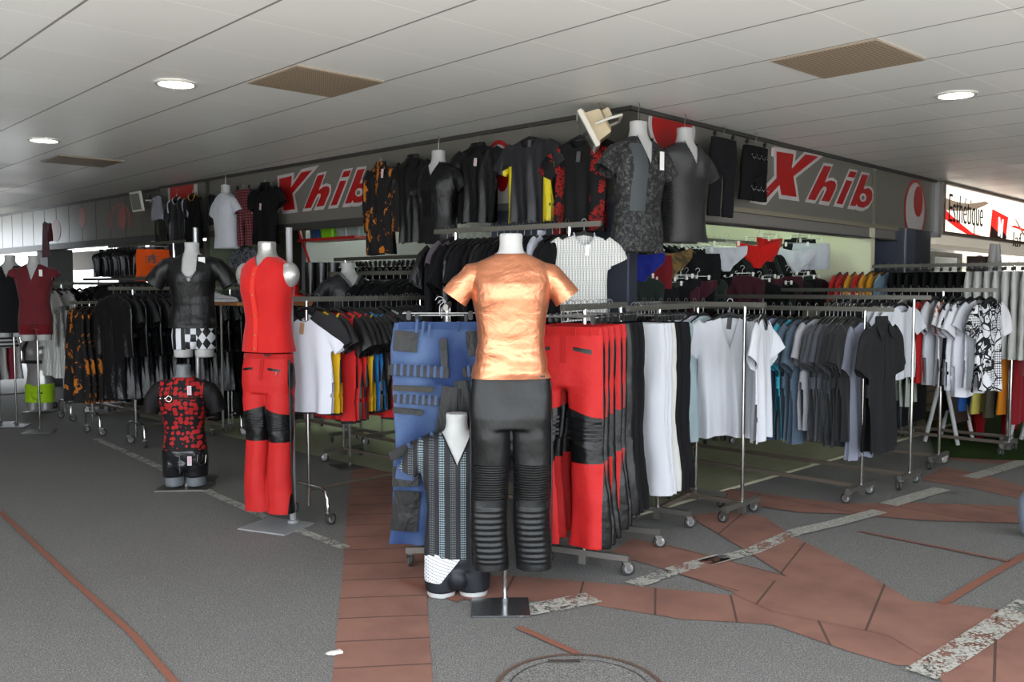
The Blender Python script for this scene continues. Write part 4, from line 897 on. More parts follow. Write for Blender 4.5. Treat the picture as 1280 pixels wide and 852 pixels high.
wear('tank_top', worn_top('tankb', 0.93, 0.010, None, 'v', seed=6.0, vd=0.14, vw=0.07, voxel=0.011, top=-0.12), m7, 'long black tank top on the mannequin behind the maroon shirt', 'tank top', cloth('black_jersey', srgb(20, 20, 22), 0.85))
m8 = mannequin('mannequin', (-6.22, 10.9), math.radians(20), 1.90, 'white mannequin in a cropped black top at the left edge', WHM, pole=(0.0, 0.05, -0.8, 0.012), plate=(0.3, 0.3, 0, 0, DARKP))
wear('crop_top', worn_top('crop', 0.42, 0.010, None, 'v', seed=6.5, vd=0.12, vw=0.08, voxel=0.011, top=-0.13), m8, 'cropped black top on the mannequin at the left edge', 'top', cloth('black_jersey', (0, 0, 0, 1)))
m = M('striped_black_white', 0.8); m.base(m.mix((m.z*22).fract().gt(0.55), srgb(30, 30, 32), srgb(176, 176, 178))); STR = m.mat
wear('striped_skirt', worn_top('skirt8', 0.97, 0.018, None, 'round', seed=6.9, voxel=0.012, top=-0.60, hem=0.05), m8, 'black and white striped skirt on the mannequin at the left edge', 'skirt', STR)
m9 = mannequin('mannequin', (-6.30, 12.0), math.radians(-5), 1.10, 'silver torso standing on the ground in lime shorts', SLM, body_mesh('lime_body', low=-1.08), pole=(0, 0.02, -0.9, 0.01), plate=(0.36, 0.26, 0, 0, DARKP))
s9 = wear('shorts', trunks_worn('t9', -0.74, -0.97, 0.02, seed=8), m9, 'lime green shorts on the silver torso', 'shorts', cloth('lime', srgb(170, 214, 20), 0.6), kids=[('logo_patch', bxm((0.07, 0.003, 0.02)), plain('label_black', (0.01, 0.01, 0.01, 1)), (0.09, -0.135, -0.83))])
hb = bmesh.new(); tube(hb, [(-0.19, 0, -0.42), (-0.15, -0.12, -0.42), (0, -0.15, -0.42), (0.15, -0.12, -0.42), (0.19, 0, -0.42)], 0.022, 8); tube(hb, [(-0.1, -0.05, -0.12), (-0.12, -0.14, -0.25), (-0.12, -0.14, -0.42)], 0.02, 8)
tag(link('chest_harness', mesh(hb), leather('harness_leather', (0, 0, 0, 1)), None, m9.location, m9.rotation_euler[2]), 'black strap harness around the silver torso', 'harness')
# interior bust behind the rainbow rack
m10 = mannequin('mannequin', (-1.50, 8.30), math.radians(30), 1.885, 'white bust in a black top with studded neckline inside the left opening', WHM, BODY_TN, pole=(0, 0, -0.5, 0.014), plate=(0.3, 0.3, 0, 0, DARKP))
wear('studded_top', worn_top('stud', 0.60, 0.014, 'short', 'v', seed=7.7, vd=0.14, vw=0.10, voxel=0.009, wr=0.008), m10, 'black top with a wide studded neckline on the inner bust', 'top', leather('black_sheen', srgb(34, 34, 38), 0.4, 0.6), kids=[('neckband', vtrim(vd=0.14, vw=0.10, r=0.013), plain('stud_grey', srgb(96, 96, 96), 0.4, 0.5, bump=1.0, bscale=300), (0, 0, 0))])

# ================================================================== RACKS AND THE CLOTHES ON THEM
BLKC = cloth('black_cotton', srgb(13, 13, 15), sheen=0); BLK2 = cloth('charcoal_cotton', srgb(30, 30, 32), sheen=0.03); BLK3 = cloth('soft_black', srgb(20, 20, 23), sheen=0); GRYD = cloth('dark_grey', srgb(62, 64, 70), sheen=0.05)
WHT = cloth('white_linen', srgb(194, 197, 204), 0.85, 0.03); OFFW = cloth('off_white', srgb(190, 190, 186), 0.85, 0.03)
LEAB = leather('black_leather'); LEAS = leather('black_shine', srgb(20, 20, 22), 0.22, 0.7)
DEN = cloth('black_denim', srgb(22, 22, 25), 0.9, sheen=0)
RB = biker_mat('red_biker_hung', srgb(178, 24, 24), 0.42, 0.66, -0.09, 0.206)
# jeans: blue denim
m = M('blue_denim', 0.9, 0, 0.2); n = m.noise(5, 4, 0.6); n2 = m.noise(260, 1); fade = (m.noise(3.2, 2, 0.4)-0.42)*3.5
m.base(m.mix(n2*0.5, m.mix(fade.clamp(), srgb(40, 58, 98), srgb(98, 120, 156)), srgb(22, 34, 64))); m.bump(n+n2*0.1, 0.5, 0.015); DENB = m.mat
# --- rack A: red and black trousers
PA = (0.42, 5.22); DA = (0.44, 0.898)
rack(PA, DA, 0.62, 1.555, 'front steel rack carrying red and black biker trousers', near=0.34, foot=0.56, far=0.1)
lab_red = ['red biker trousers facing the viewer at the head of the front rack'] + ['red biker trousers packed behind the first pair on the front rack']*4
for i in range(5):
    garment('pants%d' % (i % 3), along(PA, DA, -0.31+0.10*i, 1.555), rotfor(Vector((DA[0], DA[1], 0)))+R_.uniform(-0.04, 0.06)+(0.06 if i == 0 else 0), 'trousers', lab_red[i], 'trousers', RB, 'red trousers on the front rack' if i else None, 1.10, 'clip', sx=1.0, sz=1.04-0.01*i)
for i in range(5):
    garment('pants%d' % (i % 3), along(PA, DA, 0.19+0.055*i, 1.555), rotfor(Vector((DA[0], DA[1], 0)))+R_.uniform(-0.04, 0.04), 'trousers', 'black trousers packed behind the red ones on the front rack', 'trousers', [DEN, BLKC][i % 2] if i > 0 else LEAB, 'black trousers on the front rack', 1.08, 'clip')
# --- rack A2: white and black trousers
PB = (1.02, 6.26); DB = (0.55, 0.835)
rack(PB, DB, 0.7, 1.53, 'steel rack of white and black jeans behind the red trousers', near=0.5, foot=0.5)
for i in range(4):
    garment('pants%d' % (i % 3), along((0.80, 5.93), DB, 0.055*i, 1.53), rotfor(Vector((DB[0], DB[1], 0)))+0.03*(i % 2), 'trousers', 'white jeans hanging between the black jeans on the second rack', 'trousers', WHT if i < 3 else OFFW, 'white jeans on the second rack', 1.06, 'clip')
for i in range(5):
    garment(['pants0', 'pants1', 'pants2'][i % 3], along((0.80, 5.93), DB, 0.23+0.045*i, 1.53), rotfor(Vector((DB[0], DB[1], 0)))+0.05*(i % 2)+0.04*i*0.3, 'trousers', 'black jeans hanging behind the white ones on the second rack', 'trousers', [DEN, BLKC, DEN][i % 3], 'black jeans on the second rack', 1.07, 'clip')
# --- rack B: the patched jeans, facing the camera
PJ = (-0.38, 5.28); DJ = (-0.05, 1.0)
rack(PJ, DJ, 0.7, 1.555, 'steel rack behind the gold shirt, carrying the patched jeans', near=0.3, foot=0.5)
jean = garment('pants_wide', along((-0.40, 5.00), DJ, 0.0, 1.575), math.radians(4), 'jeans', 'wide blue jeans with black leather patches and cartridge loops', 'jeans', DENB, None, 1.13, 'clip')
def patch(par, name, c, s, mt, rot=0.0):
    o = link(name, bxm(s, min(s)*0.4), mt, par, c); o.rotation_euler = (0, rot, 0); return o
PLEA = leather('patch_leather', srgb(13, 13, 14), 0.4, 0.6); YF = -0.052; LOOP = plain('steel_loop', srgb(120, 128, 140), 0.4, 0.5); LBLUE = cloth('pale_denim', srgb(74, 92, 128), 0.9)
patch(jean, 'pocket_patch', (-0.165, YF, -0.19), (0.115, 0.008, 0.10), PLEA, 0.1); patch(jean, 'belt_strap', (-0.10, YF-0.004, -0.335), (0.29, 0.012, 0.055), PLEA, 0.06)
patch(jean, 'zip_band', (-0.13, YF-0.002, -0.42), (0.20, 0.012, 0.028), leather('zip_leather', srgb(38, 36, 32), 0.5), 0.05); patch(jean, 'belt_strap', (-0.115, YF-0.004, -0.475), (0.22, 0.012, 0.045), PLEA, 0.08)
patch(jean, 'zip_band', (-0.155, YF-0.002, -0.53), (0.15, 0.012, 0.03), PLEA, 0.10); patch(jean, 'thigh_strap', (-0.13, YF-0.006, -0.70), (0.25, 0.012, 0.05), PLEA, -0.42)
patch(jean, 'knee_patch', (-0.17, YF+0.002, -0.85), (0.13, 0.010, 0.10), leather('patch_leather', (0, 0, 0, 1)), 0.0); patch(jean, 'knee_pocket', (-0.17, YF-0.008, -0.83), (0.09, 0.008, 0.07), LBLUE, 0.15)
patch(jean, 'inner_leg_panel', (0.03, YF-0.004, -0.62), (0.10, 0.010, 0.42), PLEA, 0.16); patch(jean, 'inner_leg_panel', (0.13, YF-0.002, -0.60), (0.07, 0.010, 0.44), PLEA, -0.12)
patch(jean, 'pocket_patch', (0.17, YF, -0.20), (0.08, 0.008, 0.12), PLEA, -0.1); patch(jean, 'belt_strap', (0.165, YF-0.004, -0.34), (0.11, 0.012, 0.05), PLEA, -0.05); patch(jean, 'fly_strap', (0.02, YF-0.004, -0.26), (0.035, 0.010, 0.17), PLEA, -0.05)
patch(jean, 'waist_label', (-0.01, YF+0.018, -0.115), (0.035, 0.006, 0.032), TAGW); patch(jean, 'shin_panel', (-0.17, YF+0.0, -1.02), (0.13, 0.010, 0.20), PLEA, 0.1)
for k in range(8): patch(jean, 'cartridge_loop', (-0.215+0.032*k, YF-0.014, -0.325-0.002*k), (0.016, 0.012, 0.062), LBLUE, 0.06)
for k in range(7): patch(jean, 'cartridge_loop', (-0.20+0.030*k, YF-0.014, -0.465-0.002*k), (0.015, 0.012, 0.052), LBLUE, 0.08)
for k in range(3): patch(jean, 'cartridge_loop', (-0.11+0.03*k, YF-0.010, -0.115-0.012*k), (0.014, 0.010, 0.07), LBLUE, 0.1)
for k in range(3): patch(jean, 'cartridge_loop', (-0.14+0.055*k, YF-0.018, -0.715+0.025*k), (0.018, 0.012, 0.075), LBLUE, -0.42)
for k in range(2): patch(jean, 'cartridge_loop', (0.14+0.035*k, YF-0.014, -0.335), (0.016, 0.012, 0.06), LBLUE, -0.05)
for i in range(6):
    garment('pants%d' % (i % 3), along((-0.40, 5.12), DJ, 0.075*i, 1.555), rotfor(Vector((DJ[0], DJ[1], 0))), 'jeans', 'dark jeans hanging behind the patched jeans', 'jeans', [cloth('navy_denim', srgb(36, 46, 76), 0.9), DEN][i % 2], 'dark jeans behind the patched pair', 1.08, 'clip', sx=0.85)

# --- rack C: the high rail of black coats with a white lace top
PC = (0.40, 6.32); DC = (-0.79, 0.61)
rack(PC, DC, 1.05, 2.10, 'tall rack of black shirts and coats behind the gold shirt', near=0.26, foot=0.5, far=0.22)
n_c = 19
for i in range(n_c):
    t = 0.02+0.062*i; k = i % 4
    nm = 'coat' if i % 3 == 0 else 'shirt'
    garment(['coat1', 'shirt%d' % k, 'coat0'][i % 3], along(PC, DC, t, 2.10), rotfor(Vector((DC[0], DC[1], 0)))+R_.uniform(-0.08, 0.08), nm, 'black %s packed on the tall rack behind the gold shirt' % nm, nm, [BLKC, BLK3, LEAS, BLKC][k], 'black %ss on the tall rack' % nm, 1.02, sz=1.25)
m = M('white_crochet', 0.8, 0, 0.3); sx_ = ((m.x*42).fract()-0.5).abs(); hol = (sx_.lt(0.22))*((m.z*120).fract().lt(0.45)); zig = (((m.x*42+ (m.z*30).sin()*0.3).fract()-0.5).abs()).gt(0.42)
m.base(m.mix(hol.max(zig*0.5), srgb(214, 214, 210), srgb(96, 96, 94))); m.bump(hol.inv(), 0.5, 0.003); CRO = m.mat
garment('lace', along(PC, DC, -0.12, 2.10), math.radians(8), 'lace_top', 'white crochet short-sleeved top at the right end of the tall rack', 'top', CRO, None, 1.0, sx=0.84, extra={'neck': WHT}, tagm=TAGW, tagpos=(0.02, -0.03, -0.19))
garment('shirt1', along(PC, DC, 0.24, 2.10), rotfor(Vector((DC[0], DC[1], 0)))+0.35, 'shirt', 'grey and white patterned shirt peeking out of the tall black rack', 'shirt', cloth('pale_grey', srgb(176, 178, 190)), None, 0.92, extra=('collar',))
garment('tee2', along(PC, DC, 1.08, 2.10), rotfor(Vector((DC[0], DC[1], 0)))+0.15, 't_shirt', 'mauve grey t-shirt among the black clothes of the tall rack', 't-shirt', cloth('mauve_grey', srgb(78, 70, 78)), None, 0.95)

# --- rack E: the rainbow of t-shirts
m = M('white_blacktrim_tee', 0.8, 0, 0.3, 0.1); yoke = (m.z.gt(-0.165+0.0)*m.x.abs().between(0.0, 0.5)).max(m.x.abs().gt(0.30)); yk = (m.z*-1+m.x.abs()*-0.55).lt(0.11); hemb = m.z.lt(-0.748); cuff = (m.z*-1+m.x.abs()*1.3).gt(0.735)*m.x.abs().gt(0.245)
m.base(m.mix(yk.max(hemb).max(cuff), srgb(210, 212, 222), srgb(26, 26, 30))); m.bump(m.noise(6, 3), 0.3, 0.02); TW = m.mat
def trimmed(name, c):
    m = M(name, 0.75, 0, 0.3, 0.1); hemb = m.z.lt(-0.752); slv = m.x.abs().gt(0.215+0.0); n = m.noise(7, 4, sc3=(1, 1, .4))
    m.base(m.mix(hemb.max(slv), m.mix(n, c, tuple(x*0.85 for x in c[:3])+(1,)), srgb(14, 14, 15))); m.rough(slv*-0.35+0.75); m.bump(n, 0.4, 0.03); return m.mat
TY = trimmed('yellow_tee', srgb(214, 168, 16)); TRD = trimmed('red_tee', srgb(190, 26, 26)); TBL = trimmed('blue_tee', srgb(22, 106, 172)); TBK = trimmed('black_tee', srgb(26, 26, 28)); TGR = trimmed('silver_tee', srgb(150, 156, 164))
PE = (-1.45, 6.38); DE = (0.692, 0.722)
rack(PE, DE, 1.05, 1.585, 'chrome rack of bright black-trimmed t-shirts beside the red mannequin', near=0.12, style='bent', foot=0.46, far=0.25)
seq = [('white', TW), ('yellow', TY), ('red', TRD), ('red', TRD), ('red', TRD), ('yellow', TY), ('blue', TBL), ('blue', TBL), ('black', TBK), ('red', TRD), ('black', TBK), ('silver grey', TGR)]+[('black', TBK)]*9
cnt = {}
for i, (cn, mt) in enumerate(seq):
    cnt[cn] = cnt.get(cn, 0)+1; tot = sum(1 for c, _ in seq if c == cn)
    lab = {'white': 'white t-shirt with black shoulders and kraft tag, first on the bright rack', 'yellow': ['yellow t-shirt with black sleeves right behind the white one', 'yellow t-shirt squeezed between the red and the blue ones'][min(1, cnt[cn]-1)],
           'red': 'red t-shirt with black sleeves on the bright rack', 'blue': 'blue t-shirt with black sleeves on the bright rack', 'black': 'black t-shirt on the bright rack, near its far end', 'silver grey': 'silver grey t-shirt with black sleeves among the black ones'}[cn]
    rz = rotfor(Vector((DE[0], DE[1], 0)))+(0.30 if i == 0 else (0.12 if i < 3 else 0.0))+R_.uniform(-0.05, 0.05)
    z = 1.585-(0.0 if i in (0, 1) else R_.uniform(0.0, 0.02))
    t = (0.0, 0.09, 0.24, 0.31)[i] if i < 4 else 0.36+0.05*(i-4)
    garment('tee%d' % (i % 4), along(PE, DE, t, z), rz, 't_shirt', lab, 't-shirt', mt, (cn+' t-shirts on the bright rack') if tot > 1 and cn != 'yellow' else None, 1.04, sz=1.04 if cn != 'red' else 1.12, extra={'neck': BLKC} if i == 0 else (), tagm=KRAFT if i == 0 else None, tagpos=(0.0, -0.05, -0.20))

# --- right side racks
def series(P, D, t0, dt, items, z, rzo=0.0, jit=0.05):
    for i, it in enumerate(items):
        sh, mt, name, lab, cat = it[:5]; grp = it[5] if len(it) > 5 else None; kw = it[6] if len(it) > 6 else {}
        garment(sh, along(P, D, t0+dt*i, z), rotfor(Vector((D[0], D[1], 0)))+rzo+R_.uniform(-jit, jit)+kw.pop('rz', 0), name, lab, cat, mt, grp, **kw)
cl = lambda nm, r, g, b: cloth(nm, srgb(r, g, b), 0.85, 0.05)
PG = (1.653, 6.42); DR = (LD.x, LD.y)
rack(PG, DR, 1.15, 1.545, 'front right steel rack with the large white shirts', near=0.16, foot=0.5)
garment('tee1', along(PG, DR, -0.14, 1.545), rotfor(LD)+0.22, 'shirt', 'white shirt hanging edge-on at the near end of the front right rack', 'shirt', WHT, None, 0.98, sx=0.8, sz=1.28)
bigw = garment('vtee', along(PG, DR, 0.12, 1.545), math.radians(-4), 'shirt', 'large white open-neck linen shirt facing the viewer', 'shirt', WHT, None, 1.08, extra={'vneck': WHT}, tagm=plain('label_black', (0, 0, 0, 1)), tagpos=(0, 0.01, -0.12), sx=0.92, sz=1.12)
items = [('shirt1', cl('pale_teal', 150, 168, 174), 'shirt', 'pale teal shirt behind the large white open-neck shirt', 'shirt'), ('shirt2', cl('pale_lilac_c', 196, 198, 214), 'shirt', 'pale lilac shirt second behind the large white open-neck shirt', 'shirt'),
         ('shirt0', WHT, 'shirt', 'white shirt third behind the large white open-neck shirt', 'shirt'), ('shirt3', cl('navy_dots', 34, 38, 70), 'shirt', 'navy shirt at the inner end of the front right rack', 'shirt'), ('shirt1', cl('dusty_pink', 140, 88, 98), 'shirt', 'dusty pink shirt at the inner end of the front right rack', 'shirt'),
         ('shirt2', cl('navy_plain', 30, 36, 66), 'shirt', 'dark navy shirt beyond the dusty pink one', 'shirt')]+[('shirt%d' % (k % 4), BLK3, 'shirt', 'black shirt at the hidden end of the front right rack', 'shirt', 'black shirts on the front right rack') for k in range(4)]
items = [x+((None,) if len(x) == 5 else ())+({'sz': 1.22},) for x in items]
series(PG, DR, 0.34, 0.075, items, 1.545)
# H
PH = (2.73, 6.99)
rack(PH, DR, 2.0, 1.50, 'long steel rack of shirts sorted from red to black', near=0.22, foot=0.5)
colors = [('charcoal', 34, 35, 37)]*3+[('dark grey', 46, 48, 52)]*2+[('mid grey', 70, 72, 78)]*3+[('silver', 150, 150, 156), ('slate blue', 80, 96, 112), ('slate blue', 80, 96, 112), ('turquoise', 50, 156, 182), ('steel navy', 52, 66, 92), ('lavender', 140, 146, 186), ('lavender grey', 164, 164, 178), ('pale grey', 178, 178, 182), ('pale grey', 186, 184, 188), ('blush grey', 184, 172, 180), ('pink', 196, 106, 126), ('crimson', 134, 28, 40), ('crimson', 134, 28, 40), ('crimson', 134, 28, 40), ('navy', 34, 38, 64), ('navy', 34, 38, 64)]
cc = {}
for c in colors: cc[c[0]] = cc.get(c[0], 0)+1
it = []
for i, (cn, r, g, b) in enumerate(colors):
    multi = cc[cn] > 1
    it.append(('shirt%d' % (i % 4), cl('shirt_'+cn.replace(' ', '_'), r, g, b), 'shirt', '%s shirt in the colour-sorted row of the long steel rack' % cn, 'shirt', ('%s shirts on the long steel rack' % cn) if multi else None, {'sc': 1.08, 'sz': 1.12+R_.uniform(-0.04, 0.12)}))
tt = 0.08
for k_, x in enumerate(it):
    series(PH, DR, tt, 0, [x], 1.50, 0.0, 0.04); tt += 0.034 if k_ < 7 else (0.075 if k_ < 14 else 0.05)
blk_end = garment('shirt3', along(PH, DR, -0.13, 1.50), rotfor(LD)-0.02, 'shirt', 'black short-sleeved shirt facing out at the end of the long steel rack', 'shirt', BLK2, None, 1.12, extra=('collar',), sz=1.20, sx=1.05)
garment('shirt1', along(PH, DR, 0.02, 1.50), rotfor(LD)-0.2, 'shirt', 'pale blue-grey long shirt just behind the black one at the rack end', 'shirt', cl('pale_bluegrey', 130, 134, 150), None, 0.95, sz=1.5, sx=0.7)
# I
PI_ = (3.306, 7.44)
rack(PI_, DR, 2.2, 1.585, 'steel rack with white t-shirts beyond the black shirt', near=0.14, foot=0.46)
it = [('tee%d' % (k % 4), WHT, 't_shirt', 'white t-shirt at the near end of the third rack on the right', 't-shirt', 'white t-shirts on the third right rack', {'rz': -0.25, 'sc': 0.9}) for k in range(4)]
it += [('tee%d' % (k % 4), [BLKC, BLK3][k % 2], 't_shirt', 'black t-shirt on the third rack on the right', 't-shirt', 'black t-shirts on the third right rack') for k in range(6)]
series(PI_, DR, 0.10, 0.062, it, 1.585)
# J
PJ2 = (3.94, 8.27)
rack(PJ2, DR, 2.0, 1.645, 'steel rack with printed white t-shirts near the right edge', near=0.46, foot=0.46)
m = M('bw_abstract', 0.8, 0, 0.3); v = m.vor(11, 'DISTANCE_TO_EDGE', sc3=(1, .1, 1)); w2 = m.noise(5, 2, 0.5, 2.0); a = ((w2*26).sin()).gt(0.25); box_ = ((m.x*60).fract().lt(0.2)).max((m.z*55).fract().lt(0.2))
ink = (v.lt(0.055)).max(a*(m.noise(3, 1).gt(0.52))).max(box_*(m.noise(4, 1).lt(0.45))); m.base(m.mix(ink*m.x.lt(0.15), srgb(214, 214, 218), srgb(22, 22, 24))); ABST = m.mat
m = M('rust_floral', 0.8, 0, 0.3); n = m.noise(14, 4, 0.7); z_ = m.z.gt(-0.36); m.base(m.mix(n.gt(0.52)*z_, m.mix(((m.noise(20, 2)-0.55)*8).clamp(), srgb(206, 206, 210), srgb(206, 206, 210)), srgb(150, 68, 38))); RUST = m.mat
m = M('floral_white', 0.8, 0, 0.3); n = m.noise(26, 4, 0.7); m.base(m.mix(n.gt(0.54)*m.z.gt(-0.16), srgb(204, 204, 212), srgb(40, 40, 44))); FLW = m.mat
garment('tee2', along(PJ2, DR, -0.40, 1.645), rotfor(LD)-0.15, 't_shirt', 'white t-shirt with a bold black abstract print', 't-shirt', ABST, None, 1.06, sz=1.12)
it = [('tee1', WHT, 't_shirt', 'plain white t-shirt right behind the abstract print one', 't-shirt', None, {'rz': -0.3}), ('tee0', FLW, 't_shirt', 'white t-shirt with dark flowers at the shoulder, second behind the abstract print', 't-shirt', None, {'rz': -0.25, 'sc': 1.1}),
      ('tee3', FLW, 't_shirt', 'white t-shirt with dark flowered shoulders, third behind the abstract print', 't-shirt', None, {'rz': -0.2, 'sc': 1.05}), ('tee2', BLKC, 't_shirt', 'black t-shirt between the white printed ones near the right edge', 't-shirt', None, {'rz': 0.1}),
      ('tee1', RUST, 't_shirt', 'white t-shirt with a rust-coloured print on its upper half', 't-shirt', None, {'rz': 0.1}), ('tee0', WHT, 't_shirt', 'white t-shirt just left of the rust print one', 't-shirt'),
      ('tee3', cl('bright_red', 170, 28, 30), 't_shirt', 'red t-shirt between the white and the black ones on the printed rack', 't-shirt'), ('tee2', BLKC, 't_shirt', 'black t-shirt left of the red one on the printed rack', 't-shirt'),
      ('shirt0', cl('sage', 150, 156, 148), 'shirt', 'pale sage long shirt on the rack beyond the black shirt, nearest of two', 'shirt', None, {'sc': 1.15, 'rz': 0.2}), ('shirt2', cl('sage2', 164, 168, 160), 'shirt', 'pale grey-green long shirt behind the sage one', 'shirt', None, {'sc': 1.12})]
it += [('tee%d' % (k % 4), [BLKC, BLK3, GRYD][k % 3], 't_shirt', 'dark t-shirt on the inner half of the printed rack', 't-shirt', 'dark t-shirts on the printed rack') for k in range(8)]
it = [x+((None,) if len(x) == 5 else ())+(({},) if len(x) < 7 else ()) for x in it]
for x in it: x[6]['sz'] = 1.14
series(PJ2, DR, -0.31, 0.075, it, 1.645)
# K
PK = (4.966, 8.96)
rack(PK, DR, 2.3, 1.90, 'tall steel rack of trousers in front of the lit sign', near=0.5, foot=0.5)
it = [('pants0', cl('print_white', 190, 186, 186), 'trousers', 'pale printed trousers at the right edge of the tall rack', 'trousers', None, {'hanger': 'clip', 'sc': 0.8})]
it += [('pants%d' % (k % 3), cl('mid_denim', 48, 62, 88), 'jeans', 'dark blue jeans beside the white trousers on the tall right rack', 'jeans', 'blue jeans on the tall right rack', {'hanger': 'clip', 'sc': 0.82}) for k in range(3)]
it += [('pants%d' % (k % 3), OFFW, 'trousers', 'off-white trousers on the tall right rack', 'trousers', 'off-white trousers on the tall right rack', {'hanger': 'clip', 'sc': 0.82}) for k in range(7)]
it += [('pants%d' % (k % 3), BLKC, 'trousers', 'black trousers on the tall right rack', 'trousers', 'black trousers on the tall right rack', {'hanger': 'clip', 'sc': 0.82}) for k in range(9)]
it += [('long0', cl('washed_blue', 96, 120, 140), 'jacket', 'washed blue jacket beside the yellow ones', 'jacket')]
it += [('long%d' % (k % 2), cl('mustard', 190, 130, 24) if k in (0, 1, 3) else cl('bright_red', 170, 28, 30), 'jacket', 'mustard yellow jacket at the pillar end of the tall right rack' if k in (0, 1, 3) else 'red jacket at the pillar end of the tall right rack', 'jacket', 'mustard jackets at the pillar' if k in (0, 1, 3) else 'red jackets at the pillar') for k in range(6)]
series(PK, DR, -0.46, 0.085, it, 1.90, 0.0, 0.03)
PK2 = (5.16, 9.35)
rack(PK2, DR, 1.0, 1.14, 'low steel rack of shorts under the abstract print t-shirt', near=0.2, foot=0.4)
it = [('capri', cl('deep_red', 130, 20, 28), 'trousers', 'deep red trousers on the low rack at the right edge', 'trousers', None, {'hanger': 'clip', 'sc': 1.0}), ('capri', cl('orange', 214, 130, 24), 'trousers', 'orange trousers on the low rack', 'trousers', None, {'hanger': 'clip', 'sc': 0.9}),
      ('capri', cl('olive', 70, 66, 50), 'trousers', 'olive brown trousers beside the orange ones', 'trousers', None, {'hanger': 'clip', 'sc': 0.95}), ('capri', cl('pale_yellow', 190, 178, 84), 'trousers', 'pale yellow trousers on the low rack', 'trousers', None, {'hanger': 'clip', 'sc': 0.92}),
      ('capri', cl('royal', 30, 84, 150), 'trousers', 'bright blue trousers on the low rack', 'trousers', None, {'hanger': 'clip', 'sc': 0.9}), ('capri', BLKC, 'trousers', 'black trousers at the left end of the low rack', 'trousers', None, {'hanger': 'clip', 'sc': 0.9})]
series(PK2, DR, -0.12, 0.13, it, 1.14)

# --- left side racks
ORF = M('orange_blossom', 0.8, 0, 0.3); n = ORF.noise(7, 5, 0.7, 0.6, sc3=(1.2, .4, 0.8)); n2 = ORF.noise(40, 2)
ORF.base(ORF.mix(n.gt(0.56), srgb(20, 18, 20), ORF.mix(n2, srgb(214, 128, 30), srgb(130, 70, 20)))); ORF.bump(n2, 0.2, 0.005); ORF = ORF.mat
DLR = (RD.x, RD.y)
PF1 = (-3.93, 9.38); PF2 = (-4.74, 10.15); PF3 = (-5.60, 11.25)
rack(PF1, DLR, 1.1, 1.66, 'chrome rack of black leather jackets on the left', near=0.25, style='bent', foot=0.40)
it = [('coat%d' % (k % 2), [LEAS, leather('leather_mid', srgb(26, 26, 28), 0.3, 0.7)][k % 2], 'jacket', 'black leather jacket packed on the left chrome rack', 'jacket', 'black leather jackets on the left rack', {'sc': 1.06, 'rz': 0.15}) for k in range(17)]
series(PF1, DLR, -0.2, 0.075, it, 1.66)
rack(PF2, DLR, 1.0, 1.50, 'chrome rack of orange-flowered dresses on the left', near=0.22, style='bent', foot=0.40)
it = [('skirt', ORF, 'dress', 'black dress with orange flowers on the left chrome rack', 'dress', 'orange-flowered dresses on the left rack', {'hanger': 'clip', 'sc': 1.05, 'rz': 0.1}) for k in range(6)]
it += [('skirt', cloth('grey_pleat', srgb(52, 54, 58), 0.6) if k < 3 else BLK3, 'skirt', 'long grey pleated skirt behind the flowered dresses' if k < 3 else 'long black skirt behind the flowered dresses', 'skirt', 'grey pleated skirts' if k < 3 else 'long black skirts on the left', {'hanger': 'clip', 'sc': 1.0, 'rz': 0.1}) for k in range(8)]
series(PF2, DLR, -0.16, 0.075, it, 1.50)
rack(PF3, DLR, 1.0, 1.72, 'chrome rack of white lace tops on the far left', near=0.22, style='bent', foot=0.40)
it = [('tank1' if k % 2 else 'lace', CRO if k < 4 else [BLKC, OFFW][k % 2], 'top', ['white lace top on the far left rack', 'plain top behind the white lace ones on the far left rack'][k > 3], 'top', ['white lace tops on the far left rack', 'plain tops on the far left rack'][k > 3], {'rz': 0.1, 'sc': 1.15}) for k in range(9)]
series(PF3, DLR, -0.18, 0.08, it, 1.72)
# --- long rail parallel to the facade on the left with black gear
PL = onz(206, 470, 0); PL = (-3.75, 10.35); DLL = (LD.x, LD.y)
rack(PL, DLL, 2.4, 1.78, 'long rail of black garments parallel to the left shop front', near=0.3, foot=0.4, far=0.5)
it = [('tee%d' % (k % 4), [BLKC, BLK3, LEAS][k % 3], 't_shirt', 'black t-shirt on the long rail parallel to the left shop front', 't-shirt', 'black t-shirts on the long left rail', {'rz': 0.1}) for k in range(26)]
series(PL, DLL, -0.1, 0.09, it, 1.78)
PL2 = (-4.1, 11.0)
rack(PL2, DLL, 1.6, 2.22, 'high rail of black belts and harnesses at the back left', near=0.3, foot=0.4, far=0.3)
it = [('shiny', LEAS, 'harness', 'black harness piled on the high rail at the back left', 'harness', 'black harnesses on the high back rail', {'rz': 0.3, 'sc': 1.0, 'hanger': 'small'}) for k in range(14)]
series(PL2, DLL, 0.95, 0.075, it, 2.22, 0.0, 0.3)
# --- the row of white and cream clothes at the very far left
PFX = (-7.1, 11.9)
rack(PFX, DLR, 0.9, 1.45, 'rack of cream and red clothes at the left edge', near=0.2, style='bent', foot=0.4)
it = [('tank1', [cl('deep_red', 0, 0, 0), OFFW, cl('pinkred', 150, 40, 60), OFFW][k % 4], 'top', ['deep red top on the rack at the left edge', 'cream top on the rack at the left edge', 'raspberry top on the rack at the left edge', 'cream top on the rack at the left edge'][k % 4], 'top', ['deep red tops at the left edge', 'cream tops at the left edge', 'raspberry tops at the left edge', 'cream tops at the left edge'][k % 4]) for k in range(8)]
series(PFX, DLR, -0.15, 0.09, it, 1.45)

